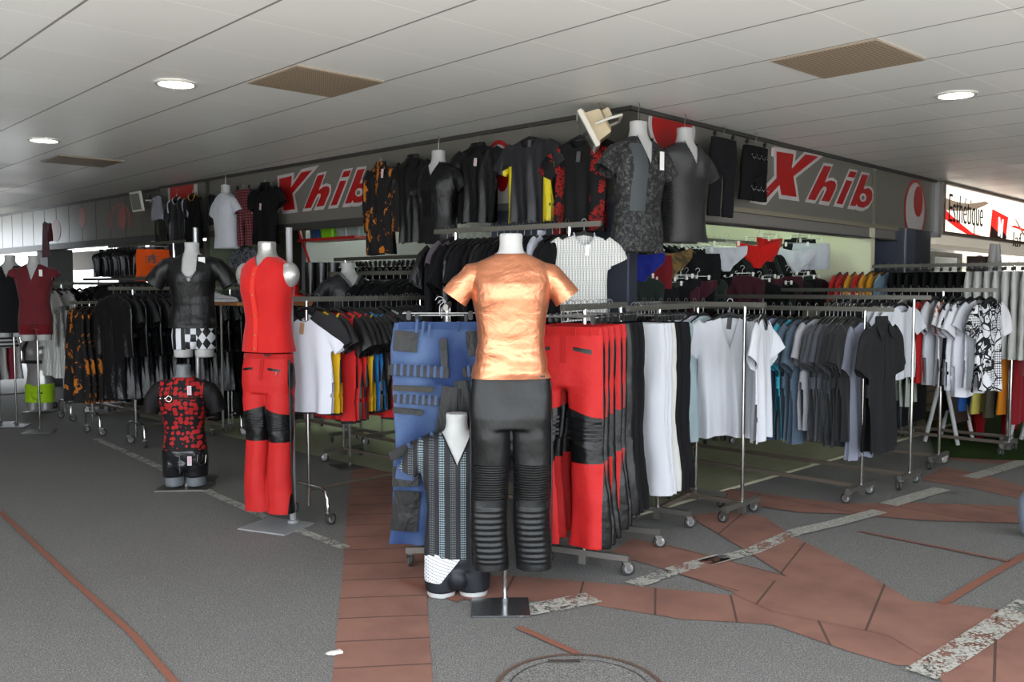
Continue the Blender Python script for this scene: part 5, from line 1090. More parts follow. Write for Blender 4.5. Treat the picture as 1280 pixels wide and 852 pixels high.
def ysurf(me, x, z):
    best, by = 1e9, 0.0
    for v in me.vertices:
        c = v.co
        d = (c.x-x)**2+(c.z-z)**2
        if c.y < 0.01 and d < best: best, by = d, c.y
    return by
def strip_on(par, name, x0, z0, x1, z1, wd, mt, n=14, lift=0.003):
    me = par.data; bm = bmesh.new(); t = Vector((x1-x0, 0, z1-z0)).normalized(); sd = Vector((t.z, 0, -t.x))*wd/2; rg = []
    for i in range(n+1):
        f = i/n; x, z = x0+(x1-x0)*f, z0+(z1-z0)*f
        ya = ysurf(me, x-sd.x, z-sd.z); yb = ysurf(me, x+sd.x, z+sd.z)
        a = Vector((x-sd.x, ya, z-sd.z)); b = Vector((x+sd.x, yb, z+sd.z)); L_ = Vector((0, -lift, 0)); K = Vector((0, 0.004, 0))
        rg.append([a+L_, b+L_, b+K, a+K])
    rings_loft(bm, rg); return link(name, mesh(bm), mt, par)
strip_on(bigw, 'chest_pocket', 0.125, -0.245, 0.125, -0.345, 0.085, WHT, 5, 0.004); strip_on(bigw, 'placket', 0.0, -0.285, 0.0, -0.78, 0.028, WHT, 20)
strip_on(blk_end, 'placket', 0.0, -0.16, 0.0, -0.80, 0.03, BLK2, 20, 0.004); strip_on(blk_end, 'chest_pocket', 0.115, -0.24, 0.115, -0.34, 0.09, BLK2, 5, 0.004)
red1 = [o for o in COL.objects if o.get('label') == lab_red[0]][0]; REDP = cloth('red_waist', srgb(170, 22, 22), 0.7)
strip_on(red1, 'waistband', -0.19, -0.118, 0.19, -0.118, 0.036, REDP, 24, 0.005); strip_on(red1, 'fly', 0.012, -0.14, 0.012, -0.27, 0.03, REDP, 8, 0.004)
for x in (-0.15, -0.07, 0.07, 0.15): strip_on(red1, 'belt_loop', x, -0.10, x, -0.142, 0.010, REDP, 2, 0.008)
for sx in (-1, 1): strip_on(red1, 'zip', sx*0.065, -0.205, sx*0.155, -0.222, 0.012, plain('label_black', (0, 0, 0, 1)), 6, 0.005)
for k in range(6): strip_on(red1, 'knee_rib', 0.02, -0.535-0.020*k, 0.200, -0.535-0.020*k, 0.012, leather('rib_leather', srgb(16, 16, 17), 0.35), 10, 0.007); strip_on(red1, 'knee_rib', -0.02, -0.535-0.020*k, -0.200, -0.535-0.020*k, 0.012, MATS['rib_leather'], 10, 0.007)
for k in range(7): strip_on(t2, 'knee_rib', 0.012, -0.428-0.016*k, 0.185, -0.428-0.016*k, 0.009, MATS['rib_leather'], 10, 0.006); strip_on(t2, 'knee_rib', -0.012, -0.428-0.016*k, -0.185, -0.428-0.016*k, 0.009, MATS['rib_leather'], 10, 0.006)
strip_on(t2, 'waistband', -0.17, -0.03, 0.17, -0.03, 0.034, REDP, 20, 0.004); strip_on(t2, 'fly', 0.01, -0.05, 0.01, -0.19, 0.03, REDP, 8, 0.004)
for sx in (-1, 1): strip_on(tro, 'shin_panel', sx*0.106, -0.665, sx*0.106, -0.695, 0.16, MATS['rib_leather'], 4, 0.003)
strip_on(tro, 'fly', 0.008, -0.03, 0.008, -0.20, 0.028, LEA_MAT, 8, 0.003)
strip_on(jean, 'waistband', -0.20, -0.115, 0.20, -0.115, 0.036, cloth('denim_band', srgb(52, 72, 112), 0.9), 24, 0.005)
for x in (-0.07, 0.09): strip_on(jean, 'belt_loop', x, -0.095, x, -0.145, 0.014, MATS['denim_band'], 2, 0.009)
# ================================================================== CLOTHES HUNG ON THE FASCIA
def fasc(side, u, vt, vb, shape, name, label, cat, mats, L, off=0.17, **kw):
    s, zt = onfac(side, u, vt, off); _, zb = onfac(side, u, vb, off); sc = (zt-zb)/L*1.0
    sz = 1.0; w_ = kw.pop('w', 1.0); top = -0.075 if shape not in ('capri', 'shorts') else -0.09
    z0 = zt-top*sc
    rz = (ROT_L if side == 'L' else ROT_R)+kw.pop('rz', 0)
    return garment(shape, fac(side, s, min(z0, CZ-0.03), off), rz, name, label, cat, mats, None, sc, sx=w_/sc if w_ else 1.0, **kw)
BLKS = leather('black_coated', srgb(15, 15, 17), 0.34, 0.6)
m = M('black_yellow_sides', 0.4, 0, 0.4); n = m.noise(7, 4, sc3=(1, 1, .4)); ysd = (m.x.abs()*1.0).gt(0.160)*m.z.lt(-0.29)*m.x.abs().lt(0.26); m.base(m.mix(ysd, srgb(34, 34, 38), srgb(206, 188, 20))); m.bump(n, 0.5, 0.03); YEL = m.mat
m = M('black_red_vine', 0.75, 0, 0.3); n = m.noise(16, 6, 0.8, 2.0); rr = n.between(0.47, 0.54)*m.x.abs().gt(0.11)*m.noise(9, 3, 0.6).gt(0.49); m.base(m.mix(rr, srgb(12, 12, 14), srgb(170, 26, 24))); VINE = m.mat
fasc('L', 476, 206, 318, 'long0', 'shirt', 'black long-sleeved shirt with orange blossoms hung on the left fascia', 'shirt', ORF, 0.78, w=0.88, extra=('collar',), tagm=TAGM, tagpos=(0.10, -0.05, -0.16))
fasc('L', 516, 197, 305, 'shirt1', 'shirt', 'black sheer shirt between the orange-flowered shirt and the bust', 'shirt', BLKS, 0.76, extra=('collar',), w=0.9)
fasc('L', 597, 182, 280, 'shirt2', 'polo_shirt', 'black coated polo shirt with white tag left of the egg logo', 'shirt', BLKS, 0.76, extra=('collar',), tagm=TAGM, tagpos=(0.02, -0.055, -0.24), w=1.02)
fasc('L', 662, 173, 280, 'tee3', 't_shirt', 'black t-shirt with yellow side panels hung on the left fascia', 't-shirt', YEL, 0.70, tagm=plain('tag_dark', srgb(80, 80, 82), 0.5), tagpos=(0.0, 0.0, -0.12), w=1.06)
fasc('L', 725, 172, 292, 'tee1', 't_shirt', 'black t-shirt with red vine pattern under the floodlight', 't-shirt', VINE, 0.70, tagm=plain('tag_dark', (0, 0, 0, 1)), tagpos=(0.02, -0.045, -0.22), w=1.12)
m = M('football_tee', 0.4, 0, 0.4); wt = (m.x.abs().gt(0.30)*m.z.lt(-0.2)).max((m.x.abs()-0.20).abs().lt(0.012)*m.z.gt(-0.25)); m.base(m.mix(wt, srgb(30, 31, 34), srgb(180, 180, 190))); m.bump(m.noise(7, 3), 0.5, 0.03); FTB = m.mat
fasc('L', 221, 247, 320, 'tee0', 't_shirt', 'black v-neck jersey with white piping in front of the red panel', 't-shirt', FTB, 0.70, extra={'neck': WHT}, w=1.0)
fasc('L', 241, 243, 312, 'tank0', 'tank_top', 'black tank top with yellow edging in front of the red panel', 'tank top', BLKC, 0.68, extra={'neck': cl('mustard', 0, 0, 0)}, w=0.95)
fasc('L', 331, 231, 306, 'tee2', 'polo_shirt', 'black polo shirt with a tag left of the lettering', 'shirt', BLKC, 0.70, extra=('collar',), tagm=TAGM, tagpos=(-0.02, -0.05, -0.33), w=1.06)
m = M('red_tartan', 0.8, 0, 0.3); a = ((m.x*26).fract().lt(0.22)).max((m.z*26).fract().lt(0.22)); b = ((m.x*52).fract().lt(0.1)).max((m.z*52).fract().lt(0.1)); m.base(m.mix(a, m.mix(b, srgb(104, 26, 36), srgb(150, 130, 130)), srgb(30, 16, 20))); TART = m.mat
fasc('L', 304, 236, 308, 'capri', 'trousers', 'red tartan trousers hung between the white shirt and the black polo', 'trousers', TART, 0.80, hanger='clip', w=0.8)
fasc('L', 196, 244, 275, 'tank0', 'vest', 'short grey vest with black trim at the far end of the left fascia', 'vest', cl('cool_grey', 140, 142, 152), 0.68, w=0.78)
fasc('L', 199, 272, 312, 'shorts', 'shorts', 'dark shorts below the short grey vest', 'shorts', cl('dark_olive', 30, 32, 26), 0.5, hanger='clip', w=0.7, off=0.1)
fasc('L', 264, 243, 282, 'tank0', 'strap_vest', 'black strap top between the tank top and the white shirt', 'top', LEAB, 0.68, w=0.6)
# busts on the fascia
def fbust(side, u, vt, vb, label, labt, mats, neck, nm='v_neck_shirt', rz=0, kids=(), slv='short', tag_=None, vd=0.17, L=0.74):
    s, zt = onfac(side, u, vt, 0.20); _, zb = onfac(side, u, vb, 0.20); sc = (zt-zb)/L
    r = (ROT_L if side == 'L' else ROT_R)+rz
    p = fac(side, s, zt, 0.20); b = empty('hanging_bust', p, r, label, 'mannequin'); link('torso', BODY_TN, WHM, b)
    hk = bmesh.new(); h = (CZ-zt)/sc-0.02; tube(hk, [(0, 0, -0.01), (0, 0, h*0.6), (0.012, 0, h*0.85), (0, 0, h)], 0.003, 6); link('hook', mesh(hk), WIRE, b); b.scale = (sc, sc*0.8, sc)
    t = link(nm, worn_top(nm, L, 0.016, slv, neck, waist=0.012, hem=0.02, seed=u*0.01, wr=0.007, voxel=0.010, vd=vd, vw=0.07), mats, None, p, r); t.scale = b.scale; tag(t, labt, 'shirt')
    if neck == 'v': link('neckband', vtrim(vd=vd, vw=0.07), mats, t)
    if tag_: link('price_tag', TAGME, tag_, t, (0.07, -0.17, -0.25)).scale = (1.1, 1, 1.5)
m = M('grey_lace_panel', 0.7, 0, 0.4); n = m.noise(38, 5, 0.8); pan = m.x.between(-0.135, -0.03)*m.z.between(-0.56, -0.15); m.base(m.mix(pan, m.mix(((n-0.48)*6).clamp(), srgb(16, 16, 18), srgb(84, 84, 84)), srgb(64, 70, 72))); LCE = m.mat
m = M('black_carbon', 0.3, 0, 0.6); wv = ((m.x*420+m.z*420).sin()); m.base(m.mix(wv.gt(0.0), srgb(16, 16, 17), srgb(50, 50, 52))); m.bump(wv*0.15+m.noise(6, 3)*1.2, 0.5, 0.02); CARB = m.mat
fbust('R', 798, 152, 318, 'white hanging bust at the corner in the grey lace shirt', 'black and grey lace v-neck shirt on the corner bust', LCE, 'v', rz=-0.15, tag_=TAGW, L=0.82, vd=0.19)
fbust('R', 856, 160, 306, 'white hanging bust in the shiny ribbed shirt, second from the corner', 'shiny black ribbed v-neck shirt on the second bust from the corner', CARB, 'v', rz=-0.12, L=0.78)
fbust('L', 548, 188, 306, 'white hanging bust on the left fascia in a black draped top', 'black draped top on the hanging bust of the left fascia', BLKS, 'v', nm='draped_top', vd=0.12, rz=0.1, L=0.76)
fbust('L', 282, 231, 312, 'white hanging bust on the left fascia in a white shirt', 'plain white t-shirt on the hanging bust left of the tartan trousers', WHT, 'round', nm='t_shirt', L=0.72)
fasc('R', 905, 172, 272, 'capri', 'trousers', 'black cropped denim trousers clipped to the right fascia', 'trousers', DEN, 0.80, hanger='clip', w=0.92)
sh_ = fasc('R', 945, 182, 252, 'shorts', 'shorts', 'black shorts with chain trim and a tag beside the red lettering', 'shorts', BLKC, 0.5, hanger='clip', tagm=TAGM, tagpos=(0.20, -0.05, -0.13), w=1.0)
for z in (-0.19, -0.47):
    b_ = bmesh.new(); pts = [(-0.16+0.32*k/16, -0.056, z-0.03*abs(math.sin(k*PI/4))) for k in range(17)]
    for p in pts: ball(b_, p, 0.0055, seg=6)
    link('chain_trim', mesh(b_), CHROME, sh_)
o = garment('shorts', along(PL2, DLL, rail_t(Vector((PL2[0], PL2[1], 0)), Vector((DLL[0], DLL[1], 0)), 193), 2.22), 0.35, 'shorts', 'orange shorts with a black number print behind the laced shirt', 'shorts', cl('safety_orange', 224, 84, 20), None, 0.98, 'clip', sz=0.85)
bm = bmesh.new()
for x0, x1, z0, z1 in [(-.055, -.035, -.30, -.20), (-.02, .0, -.24, -.20), (-.02, .03, -.20, -.185), (.01, .03, -.30, -.20), (-.02, .03, -.26, -.245), (-.02, .03, -.31, -.295), (-.095, -.065, -.215, -.205), (-.095, -.065, -.255, -.245), (-.095, -.065, -.295, -.285), (.045, .075, -.215, -.205), (.045, .075, -.255, -.245), (.045, .075, -.295, -.285)]:
    box(bm, ((x0+x1)/2, -0.056, (z0+z1)/2), (x1-x0, 0.004, z1-z0))
link('number_print', mesh(bm, smooth=False), plain('label_black', (0, 0, 0, 1)), o)
# little mauve garment hanging at the far left on the white fascia
s_, z_ = onfac('L', 56, 274, 0.25); garment('tank1', fac('L', s_, z_, 0.25), ROT_L, 'swimsuit', 'mauve and red garment hanging alone on the white neighbouring fascia', 'garment', cl('mauve', 118, 84, 92), None, 0.58, sx=1.0)
s_, z_ = onfac('L', 62, 276, 0.3); garment('tank0', fac('L', s_, z_, 0.3), ROT_L, 'top', 'small dark red top hanging beside the mauve garment', 'top', cl('dark_cherry', 90, 20, 30), None, 0.42, sx=1.0)

# --- floodlights
def floodlight(p, rz, rx, sc, label, col, cable=True):
    root = empty('floodlight', p, rz, label, 'floodlight'); root.rotation_euler = (rx, 0.0, rz)
    bm = bmesh.new()
    def rr(hw, hh, y): return [Vector(q_) for q_ in ((-hw, y, -hh), (hw, y, -hh), (hw, y, hh), (-hw, y, hh))]
    rings_loft(bm, [rr(.12, .10, 0), rr(.12, .10, .02), rr(.10, .085, .022), rr(.085, .07, .10), rr(.06, .05, .115)]); link('housing', mesh(bm), col, root)
    bm = bmesh.new(); rings_loft(bm, [rr(.13, .11, -.012), rr(.13, .11, .012)]); link('rim', mesh(bm), plain('rim_white', srgb(204, 200, 188), 0.5), root)
    bm = bmesh.new(); box(bm, (0, -0.014, 0), (0.22, 0.004, 0.18)); link('lens', mesh(bm), plain('lens_grey', srgb(120, 122, 118), 0.15), root)
    bm = bmesh.new(); box(bm, (0, .13, .035), (.10, .05, .05), bev=.004); link('terminal_box', mesh(bm), col, root)
    bm = bmesh.new(); tube(bm, [(-.135, .04, 0), (-.14, .12, -.01), (-.10, .19, -.02), (.10, .19, -.02), (.14, .12, -.01), (.135, .04, 0)], 0.008, 8); link('bracket', mesh(bm), plain('rim_white', (0, 0, 0, 1)), root)
    if cable:
        bm = bmesh.new(); tube(bm, [(0, .14, .06), (-0.01, .13, .12), (0.04, .12, .18), (0.13, 0.1, 0.20)], 0.006, 8); link('cable', mesh(bm), plain('cable_olive', srgb(96, 92, 74), 0.5), root)
    root.scale = (sc, sc, sc)
BEI = plain('beige_housing', srgb(188, 172, 142), 0.5)
s_, z_ = onfac('L', 737, 165, 0.32); floodlight(fac('L', s_, z_, 0.34), ROT_L-0.85, math.radians(28), 1.3, 'beige floodlight hanging crooked near the corner of the fascia', BEI)
s_, z_ = onfac('L', 174, 252, 0.25); floodlight(fac('L', s_, z_, 0.28), ROT_L, math.radians(10), 1.15, 'white-rimmed floodlight at the end of the white neighbouring fascia', plain('flood_dark', srgb(70, 70, 66), 0.5), False)

# ================================================================== INSIDE THE SHOP
def inner(side, u, v, dep): s, z = onfac(side, u, v, -dep); return fac(side, s, z, -dep), z
NG = cl('camo', 120, 96, 60)
m = M('camo_brown', 0.8, 0, 0.3); n = m.noise(16, 3, 0.6); m.base(m.mix(((n-0.45)*8).clamp(), srgb(116, 92, 52), srgb(70, 58, 36))); CAMO = m.mat
def face(p, e=0.0): return -math.atan2(p.x, p.y)+e
und = [(802, 312, 'briefs0', cl('vivid_blue', 30, 40, 130), 'bright blue briefs just inside the corner post'), (812, 314, 'trunks', cl('dark_red', 0, 0, 0), 'dark red trunks beside the blue briefs'),
       (836, 306, 'briefs1', CAMO, 'brown camouflage trunks hanging inside the right opening'), (874, 312, 'trunks', BLK3, 'black trunks between the camouflage and the white briefs'),
       (908, 304, 'briefs0', WHT, 'white briefs left of the red ones inside the shop'), (947, 298, 'briefs1', cl('vivid_red', 206, 30, 24), 'bright red trunks hanging inside the right opening'),
       (962, 294, 'briefs0', cl('vivid_red2', 190, 30, 24), 'second red trunks just behind the bright red ones'), (996, 305, 'briefs1', WHT, 'white briefs right of the red trunks inside the shop'),
       (1014, 300, 'trunks', cl('cool_white', 180, 182, 192), 'pale trunks behind the white briefs')]
for i, (u, v, sh, mt, lb) in enumerate(und):
    p, z = inner('R', u, v, 0.55+0.05*(i % 2)); garment(sh, p+Vector((0, 0, 0.07)), face(p, 0.15 if i != 6 else 0.9), 'briefs' if 'briefs' in lb else 'trunks', lb, 'underwear', mt, None, 1.05, 'small', hm=CLIPW)
for k in range(7):
    p, z = inner('R', 1052+6*k, 303-3*k, 0.50+0.07*k); garment('shiny', p+Vector((0, 0, 0.06)), face(p, 0.3), 'shorts', 'shiny black shorts bunched beside the white panel inside', 'shorts', LEAS, 'shiny black shorts inside the shop', 1.08-0.03*k, 'small', tagm=TAGW if k == 0 else None, tagpos=(0.09, -0.06, -0.18))
for k in range(4):
    p, z = inner('R', 1000+8*k, 295-2*k, 0.68+0.08*k); garment('trunks', p+Vector((0, 0, 0.06)), face(p, 0.3), 'trunks', 'dark trunks bunched behind the white briefs inside', 'underwear', BLK3, 'dark trunks behind the white briefs', 0.95, 'small', hm=CLIPW)
k = 0
for u in range(802, 1036, 7):
    p, z = inner('R', u, 338+R_.uniform(-4, 8), 0.55+R_.uniform(0, 0.25)); k += 1
    garment(['trunks', 'shiny', 'briefs0'][k % 3], p, face(p, R_.uniform(0.0, 0.7)), 'trunks', 'dark trunks on white hangers in the lower row inside', 'underwear', [BLK3, cl('bottle', 30, 40, 34), BLKC, cl('plum', 60, 24, 34)][k % 4], 'dark trunks in the lower row inside', 0.95, 'small', hm=CLIPW)
def inner_rack(P, D, L, z, label, n, dt, lab2, grp, mats, sh=('tee0', 'tee1', 'tee2', 'tee3'), t0=0.02, hanger='shirt', nm='t_shirt', cat='t-shirt', sz=1.1, hm=None):
    rack(P, D, L, z, label, near=0.2, foot=0.45)
    for k in range(n):
        garment(sh[k % len(sh)], along(P, D, t0+dt*k, z), rotfor(Vector((D[0], D[1], 0)))+R_.uniform(-.1, .1), nm, lab2, cat, mats[k % len(mats)], grp, 1.0, hanger, sz=sz, hm=hm)
p1 = CO+RD*1.6+LD*0.75; inner_rack((p1.x, p1.y), DR, 1.8, 1.66, 'inner rack of dark clothes behind the white linen shirt', 16, 0.11, 'dark t-shirt on the inner rack behind the white linen shirt', 'dark t-shirts on the first inner rack', [BLKC, BLK3, GRYD, cl('bottle', 30, 40, 34)])
p2 = CO+RD*2.9+LD*1.0; inner_rack((p2.x, p2.y), DR, 2.0, 1.70, 'inner rack of dark clothes behind the colour-sorted shirts', 16, 0.12, 'dark t-shirt on the inner rack behind the colour-sorted shirts', 'dark t-shirts on the second inner rack', [BLK3, BLKC, cl('dark_cherry', 90, 20, 30), BLKC])
p3 = CO+RD*0.3+LD*1.9; inner_rack((p3.x, p3.y), (RD.x, RD.y), 4.0, 1.78, 'long inner rack of dark clothes across the right opening', 30, 0.13, 'dark shirt on the long inner rack across the right opening', 'dark shirts on the long inner rack', [BLKC, BLK3, cl('bottle', 30, 40, 34), GRYD], sh=('shirt0', 'shirt1', 'shirt2', 'shirt3'), nm='shirt', cat='shirt', hm=CLIPW)
p3 = CO+RD*0.5+LD*1.0; inner_rack((p3.x, p3.y), (RD.x, RD.y), 3.9, 2.16, 'high inner rack of dark clothes at the back of the right opening', 40, 0.105, 'dark shirt on the high inner rack at the back', 'dark shirts on the high inner rack', [BLK3, BLKC, cl('bottle', 30, 40, 34)], sh=('shirt0', 'shirt1', 'shirt2', 'shirt3'), nm='shirt', cat='shirt', hm=CLIPW)
# left opening: rail of black trousers, shelf with tubs, shoes
pd = aty(532, 320, 8.75); inner_rack((pd.x, pd.y), DLL, 1.3, 1.97, 'tall inner rail of black trousers under the orange-flowered shirt', 20, 0.075, 'black trousers on the tall rail under the orange-flowered shirt', 'black trousers on the tall inner rail', [BLKC, LEAS, DEN], sh=('pants0', 'pants1', 'pants2'), t0=-0.15, hanger='clip', nm='trousers', cat='trousers', sz=1.1)
pe = CO+LD*3.6+RD*0.5; inner_rack((pe.x, pe.y), DLL, 1.4, 1.62, 'inner rail of black clothes behind the bright t-shirts', 18, 0.085, 'black shirt on the inner rail behind the bright t-shirts', 'black shirts behind the bright t-shirts', [BLKC, LEAS, BLK3], sh=('coat0', 'shirt1', 'coat1'), nm='shirt', cat='shirt')
pe = CO+LD*5.3+RD*-0.35; inner_rack((pe.x, pe.y), DLL, 1.9, 1.50, 'rail of black clothes behind the laced shirt', 22, 0.09, 'black shirt on the rail behind the laced-shirt mannequin', 'black shirts behind the laced-shirt mannequin', [BLKC, LEAS, BLK3], sh=('coat0', 'shirt1', 'coat1'), nm='shirt', cat='shirt', sz=1.2)
pe = CO+LD*1.75+RD*-0.32; inner_rack((pe.x, pe.y), DLL, 1.4, 1.80, 'rail of black coats at the left of the tall rack', 14, 0.10, 'black coat on the rail left of the tall rack', 'black coats left of the tall rack', [BLKC, BLK3], sh=('coat0', 'coat1'), nm='coat', cat='coat', sz=1.15)
# shelves
def shelf(name, p, rz, w_, d_, mt, label, brackets=True):
    root = empty(name, p, rz, label, 'shelf'); link('board', bxm((w_, d_, 0.03), 0.004), mt, root)
    if brackets:
        for s in (-1, 1):
            bm = bmesh.new(); tube(bm, [(s*w_*0.4, d_/2, 0.0), (s*w_*0.4, d_/2, -1.2)], 0.012, 8); link('upright', mesh(bm), STEEL, root)
    return root
p = aty(283, 379, 8.35); shelf('shoe_shelf', p, ROT_L, 0.9, 0.28, plain('oak_board', srgb(150, 104, 60), 0.5), 'wooden shelf carrying a white shoe beside the red mannequin')
p2_ = aty(400, 380, 8.9); shelf('shoe_shelf', p2_, ROT_L, 1.1, 0.3, plain('oak_board', (0, 0, 0, 1)), 'wooden shelf with boots behind the bright t-shirts')
def shoe(p, rz, label, mt, boot=0.0, cat='shoe', sole=None):
    root = empty('boot' if boot else 'shoe', p, rz, label, cat); bm = bmesh.new()
    rg = [(0.0, .036, .075), (.03, .045, .085), (.09, .044, .065), (.15, .043, .045), (.2, .048, .034), (.25, .043, .026), (.275, .022, .016)]
    rings_loft(bm, [[Vector((-(.045 if 0 else 0)+w_*math.cos(a), -y+.12, .018+h*(0.5+0.5*math.sin(a)))) for a in [2*PI*k/20 for k in range(20)]] for y, w_, h in rg])
    if boot: rings_loft(bm, [sell(0, .09-0.01*z, .05+z, .05+.01*z, .055, 20) for z in (0, .08, .16, boot)])
    link('upper', mesh(bm), mt, root)
    bm = bmesh.new(); rings_loft(bm, [[Vector((w_*math.cos(a), -.02+.145*math.sin(a)*1.0, z)) for a in [2*PI*k/28 for k in range(28)]] for z, w_ in ((0, .042), (.022, .046))]); link('sole', mesh(bm), sole or mt, root)
    bm = bmesh.new()
    for k in range(4): tube(bm, [(-.025, -.0-.025*k+.03, .088-.012*k), (.025, -.02-.025*k+.03, .088-.012*k)], 0.003, 6)
    link('laces', mesh(bm), sole or mt, root)
p = aty(275, 379, 8.28); shoe(p+Vector((0, -0.02, 0.016)), 1.9, 'white sneaker on the wooden shelf beside the red mannequin', plain('shoe_white', srgb(196, 198, 202), 0.5))
p = aty(378, 380, 8.8); shoe(p+Vector((0, 0, 0.016)), 1.5, 'glossy red ankle boot on the shelf behind the bright t-shirts', plain('boot_red', srgb(170, 20, 20), 0.2), 0.22, 'boot')
for k in range(3): p = aty(398+15*k, 379, 9.0); shoe(p+Vector((0, 0, 0.016)), 1.2+0.2*k, 'tall black buckled boot on the shelf right of the red boot', plain('boot_black', srgb(20, 20, 20), 0.25), 0.34, 'boot')
for o_ in list(COL.objects):
    if o_.get('label') == 'tall black buckled boot on the shelf right of the red boot': o_['group'] = 'black boots on the inner shelf'
# red shelf with tubs
p = aty(420, 299, 10.2); red = plain('red_metal', srgb(168, 30, 24), 0.4)
rt_ = empty('red_wall_shelf', p, ROT_L, 'red metal shelf with a sloping strut inside the left opening', 'shelf'); link('board', bxm((1.1, 0.3, 0.03), .003), red, rt_)
bm = bmesh.new(); tube(bm, [(-0.38, -0.1, -0.25), (-0.55, -0.1, 0.05), (-0.72, -0.1, 0.42)], 0.016, 8); link('strut', mesh(bm), red, rt_)
def tub(x, h, c, label, r=0.13):
    root = empty('tub', Matrix.Rotation(ROT_L, 3, 'Z') @ Vector((x, 0, 0.016))+p, ROT_L, label, 'tub'); bm = bmesh.new()
    rings_loft(bm, [sell(0, 0, z, r_*1.15, r_*.85, 28, 5) for z, r_ in ((0, r*.8), (h, r), (h, r*1.06), (h-.015, r*1.06))]); link('body', mesh(bm), c, root); link('handle', bxm((r*1.2, .01, .02)), c, root, (0, -r*.86, h*.7))
tub(-.33, .30, cl('blue_print', 40, 70, 120), 'blue printed tub at the left of the red shelf', .10); tub(-.07, .30, plain('tub_green', srgb(120, 190, 20), 0.4), 'lime green tub in the middle of the red shelf'); tub(.2, .24, plain('tub_grey', srgb(150, 160, 158), 0.4), 'pale grey tub beside the lime green one', .11); tub(.43, .29, plain('tub_grey', (0, 0, 0, 1)), 'large pale grey tub at the right of the red shelf')
# printed shirt seen between the white t-shirt and the red mannequin
m = M('small_check', 0.8, 0, 0.3); a = ((m.x*60).fract().lt(0.5)-(m.z*60).fract().lt(0.5)).abs(); m.base(m.mix(a*m.noise(30, 2).gt(0.45), srgb(34, 34, 40), srgb(120, 122, 130)))
p, z = inner('L', 305, 308, -0.05); garment('tee1', p+Vector((0, 0, 0.075)), ROT_L, 't_shirt', 'black and grey checked t-shirt below the tartan trousers', 't-shirt', m.mat, None, 0.9)
# right edge: red plastic chairs, sandwich board, bin
def chair(p, rz, label):
    root = empty('plastic_chair', p, rz, label, 'chair', None); rd_ = plain('plastic_red', srgb(130, 14, 20), 0.35)
    bm = bmesh.new(); rings_loft(bm, [sell(0, 0, z, w_, w_*.95, 32, 4) for z, w_ in ((.40, .24), (.44, .25), (.45, .23))]); link('seat', mesh(bm), rd_, root)
    bm = bmesh.new(); 
    a = [(-.24, .2), (-.22, .2)]
    rings_loft(bm, [[Vector((x, .20+t, z)) for x, t in ((-w_, 0), (w_, 0), (w_, .03), (-w_, .03))] for z, w_ in ((.42, .23), (.6, .24), (.78, .22), (.86, .15))]); link('backrest', mesh(bm), rd_, root)
    for sx in (-1, 1):
        for sy in (-1, 1):
            bm = bmesh.new(); rings_loft(bm, [[Vector((sx*(x+dx), sy*(y+dy), z)) for dx, dy in ((-w_, -w_), (w_, -w_), (w_, w_), (-w_, w_))] for x, y, z, w_ in ((.27, .25, 0, .025), (.25, .23, .15, .03), (.225, .21, .3, .045), (.18, .18, .42, .08))]); link('leg', mesh(bm), rd_, root)
for (u, v, rz, lb) in ((1218, 545, 0.5, 'red plastic chair on the green turf, left one under the printed t-shirts'), (1262, 543, 0.2, 'red plastic chair on the green turf, right one at the picture edge')):
    q_ = onz(u, v, 0); chair((q_.x, q_.y, 0.018), rz, lb)
def aboard(p, rz, label, h=0.95, w_=0.5):
    root = empty('sandwich_board', p, rz, label, 'sign board'); wh = plain('board_white', srgb(170, 170, 168), 0.5)
    for s in (-1, 1):
        bm = bmesh.new()
        for x in (-w_/2, w_/2): tube(bm, [(x, s*.17, 0), (x, s*.02, h)], 0.022, 8)
        tube(bm, [(-w_/2, s*.02, h), (w_/2, s*.02, h)], 0.02, 8); link('frame', mesh(bm), wh, root)
        bm = bmesh.new(); rings_loft(bm, [[Vector((x, s*y+d, z)) for x, d in ((-w_/2, 0), (w_/2, 0), (w_/2, .01), (-w_/2, .01))] for y, z in ((.13, .22), (.03, h-.02))]); link('panel', mesh(bm), plain('board_brown', srgb(54, 40, 34), 0.5), root)
q_ = onz(1186, 553, 0); aboard((q_.x, q_.y, 0.018), 0.75, 'white-framed folding board standing behind the printed t-shirts', 0.7, 0.4)
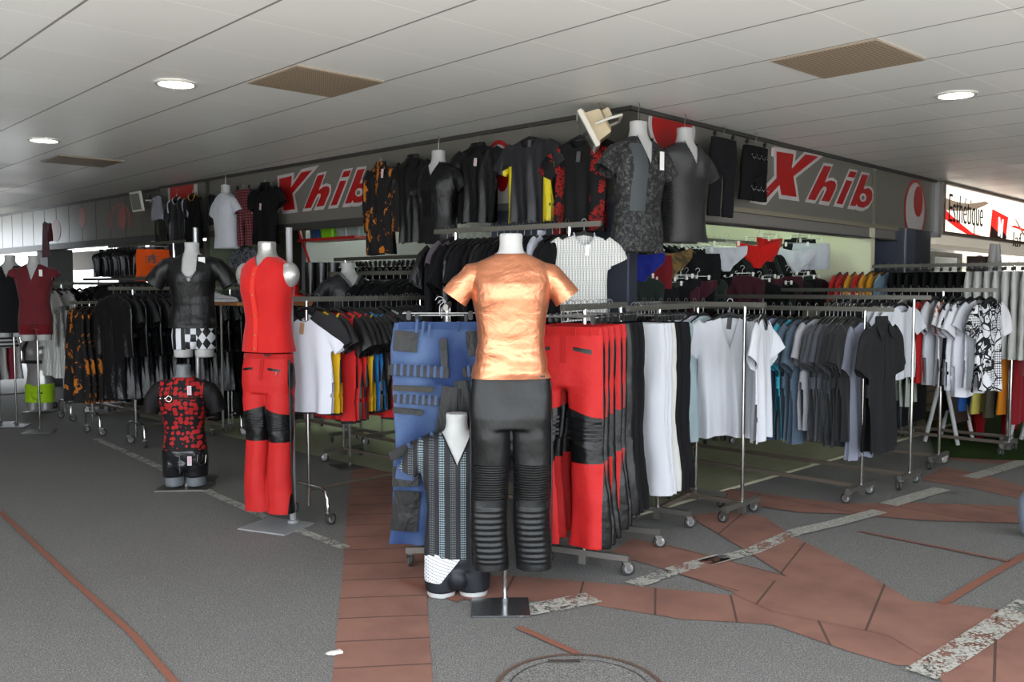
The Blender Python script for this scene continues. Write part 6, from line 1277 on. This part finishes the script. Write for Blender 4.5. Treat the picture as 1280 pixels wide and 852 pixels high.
q_ = onz(1290, 556, 0); aboard((q_.x, q_.y, 0.018), 0.75, 'white-framed folding board at the right edge', 0.7, 0.4)
# tall white A-shaped stand in front of the lit sign
q_ = aty(1243, 330, 11.4); root = empty('easel', (q_.x, q_.y, 0.0), 0.3, 'tall white A-shaped easel in front of the lit sign', 'easel')
for s in (-1, 1):
    bm = bmesh.new(); tube(bm, [(s*.34, 0, 0), (s*.02, 0, 2.2)], [.03, .045], 8); link('leg', mesh(bm), plain('board_white', (0, 0, 0, 1)), root)
link('crossbar', bxm((0.12, .03, .05)), plain('board_white', (0, 0, 0, 1)), root, (0, 0, 1.75)); bm = bmesh.new(); tube(bm, [(0, .5, 0), (0, .03, 2.15)], .025, 8); link('back_leg', mesh(bm), plain('board_white', (0, 0, 0, 1)), root)
link('panel', bxm((0.34, .02, 1.0), .003), plain('board_brown', (0, 0, 0, 1)), root, (-0.2, 0.06, 1.55))
# grey-blue round bin at the right edge
q_ = onz(1296, 672, 0); root = empty('waste_bin', (q_.x, q_.y, 0), 0, 'rounded blue-grey bin cut by the right edge of the picture', 'bin'); bm = bmesh.new()
rings_loft(bm, [sell(0, 0, z, r_, r_, 32) for z, r_ in ((0, .09), (.1, .13), (.3, .155), (.5, .15), (.62, .10), (.66, .04))]); link('body', mesh(bm), plain('bin_blue', srgb(120, 128, 142), 0.4), root)
bm = bmesh.new(); tube(bm, [(.0, 0, .66), (0, 0, .69)], .03, 12); link('knob', mesh(bm), plain('bin_blue', (0, 0, 0, 1)), root); root.scale = (0.75, 0.75, 0.5)
# crumpled paper on the pavers
bm = bmesh.new(); bmesh.ops.create_icosphere(bm, subdivisions=3, radius=0.025)
for v in bm.verts: v.co = v.co*(1+0.6*noise.noise(v.co*60)); v.co.z = abs(v.co.z)*0.4+0.001
q_ = onz(420, 817, 0); o = link('crumpled_paper', mesh(bm), plain('paper', srgb(206, 204, 198), 0.8), None, (q_.x, q_.y, 0.004), 0.4); o.scale = (1.6, .8, 1); tag(o, 'small crumpled white paper lying on the red pavers', 'litter')
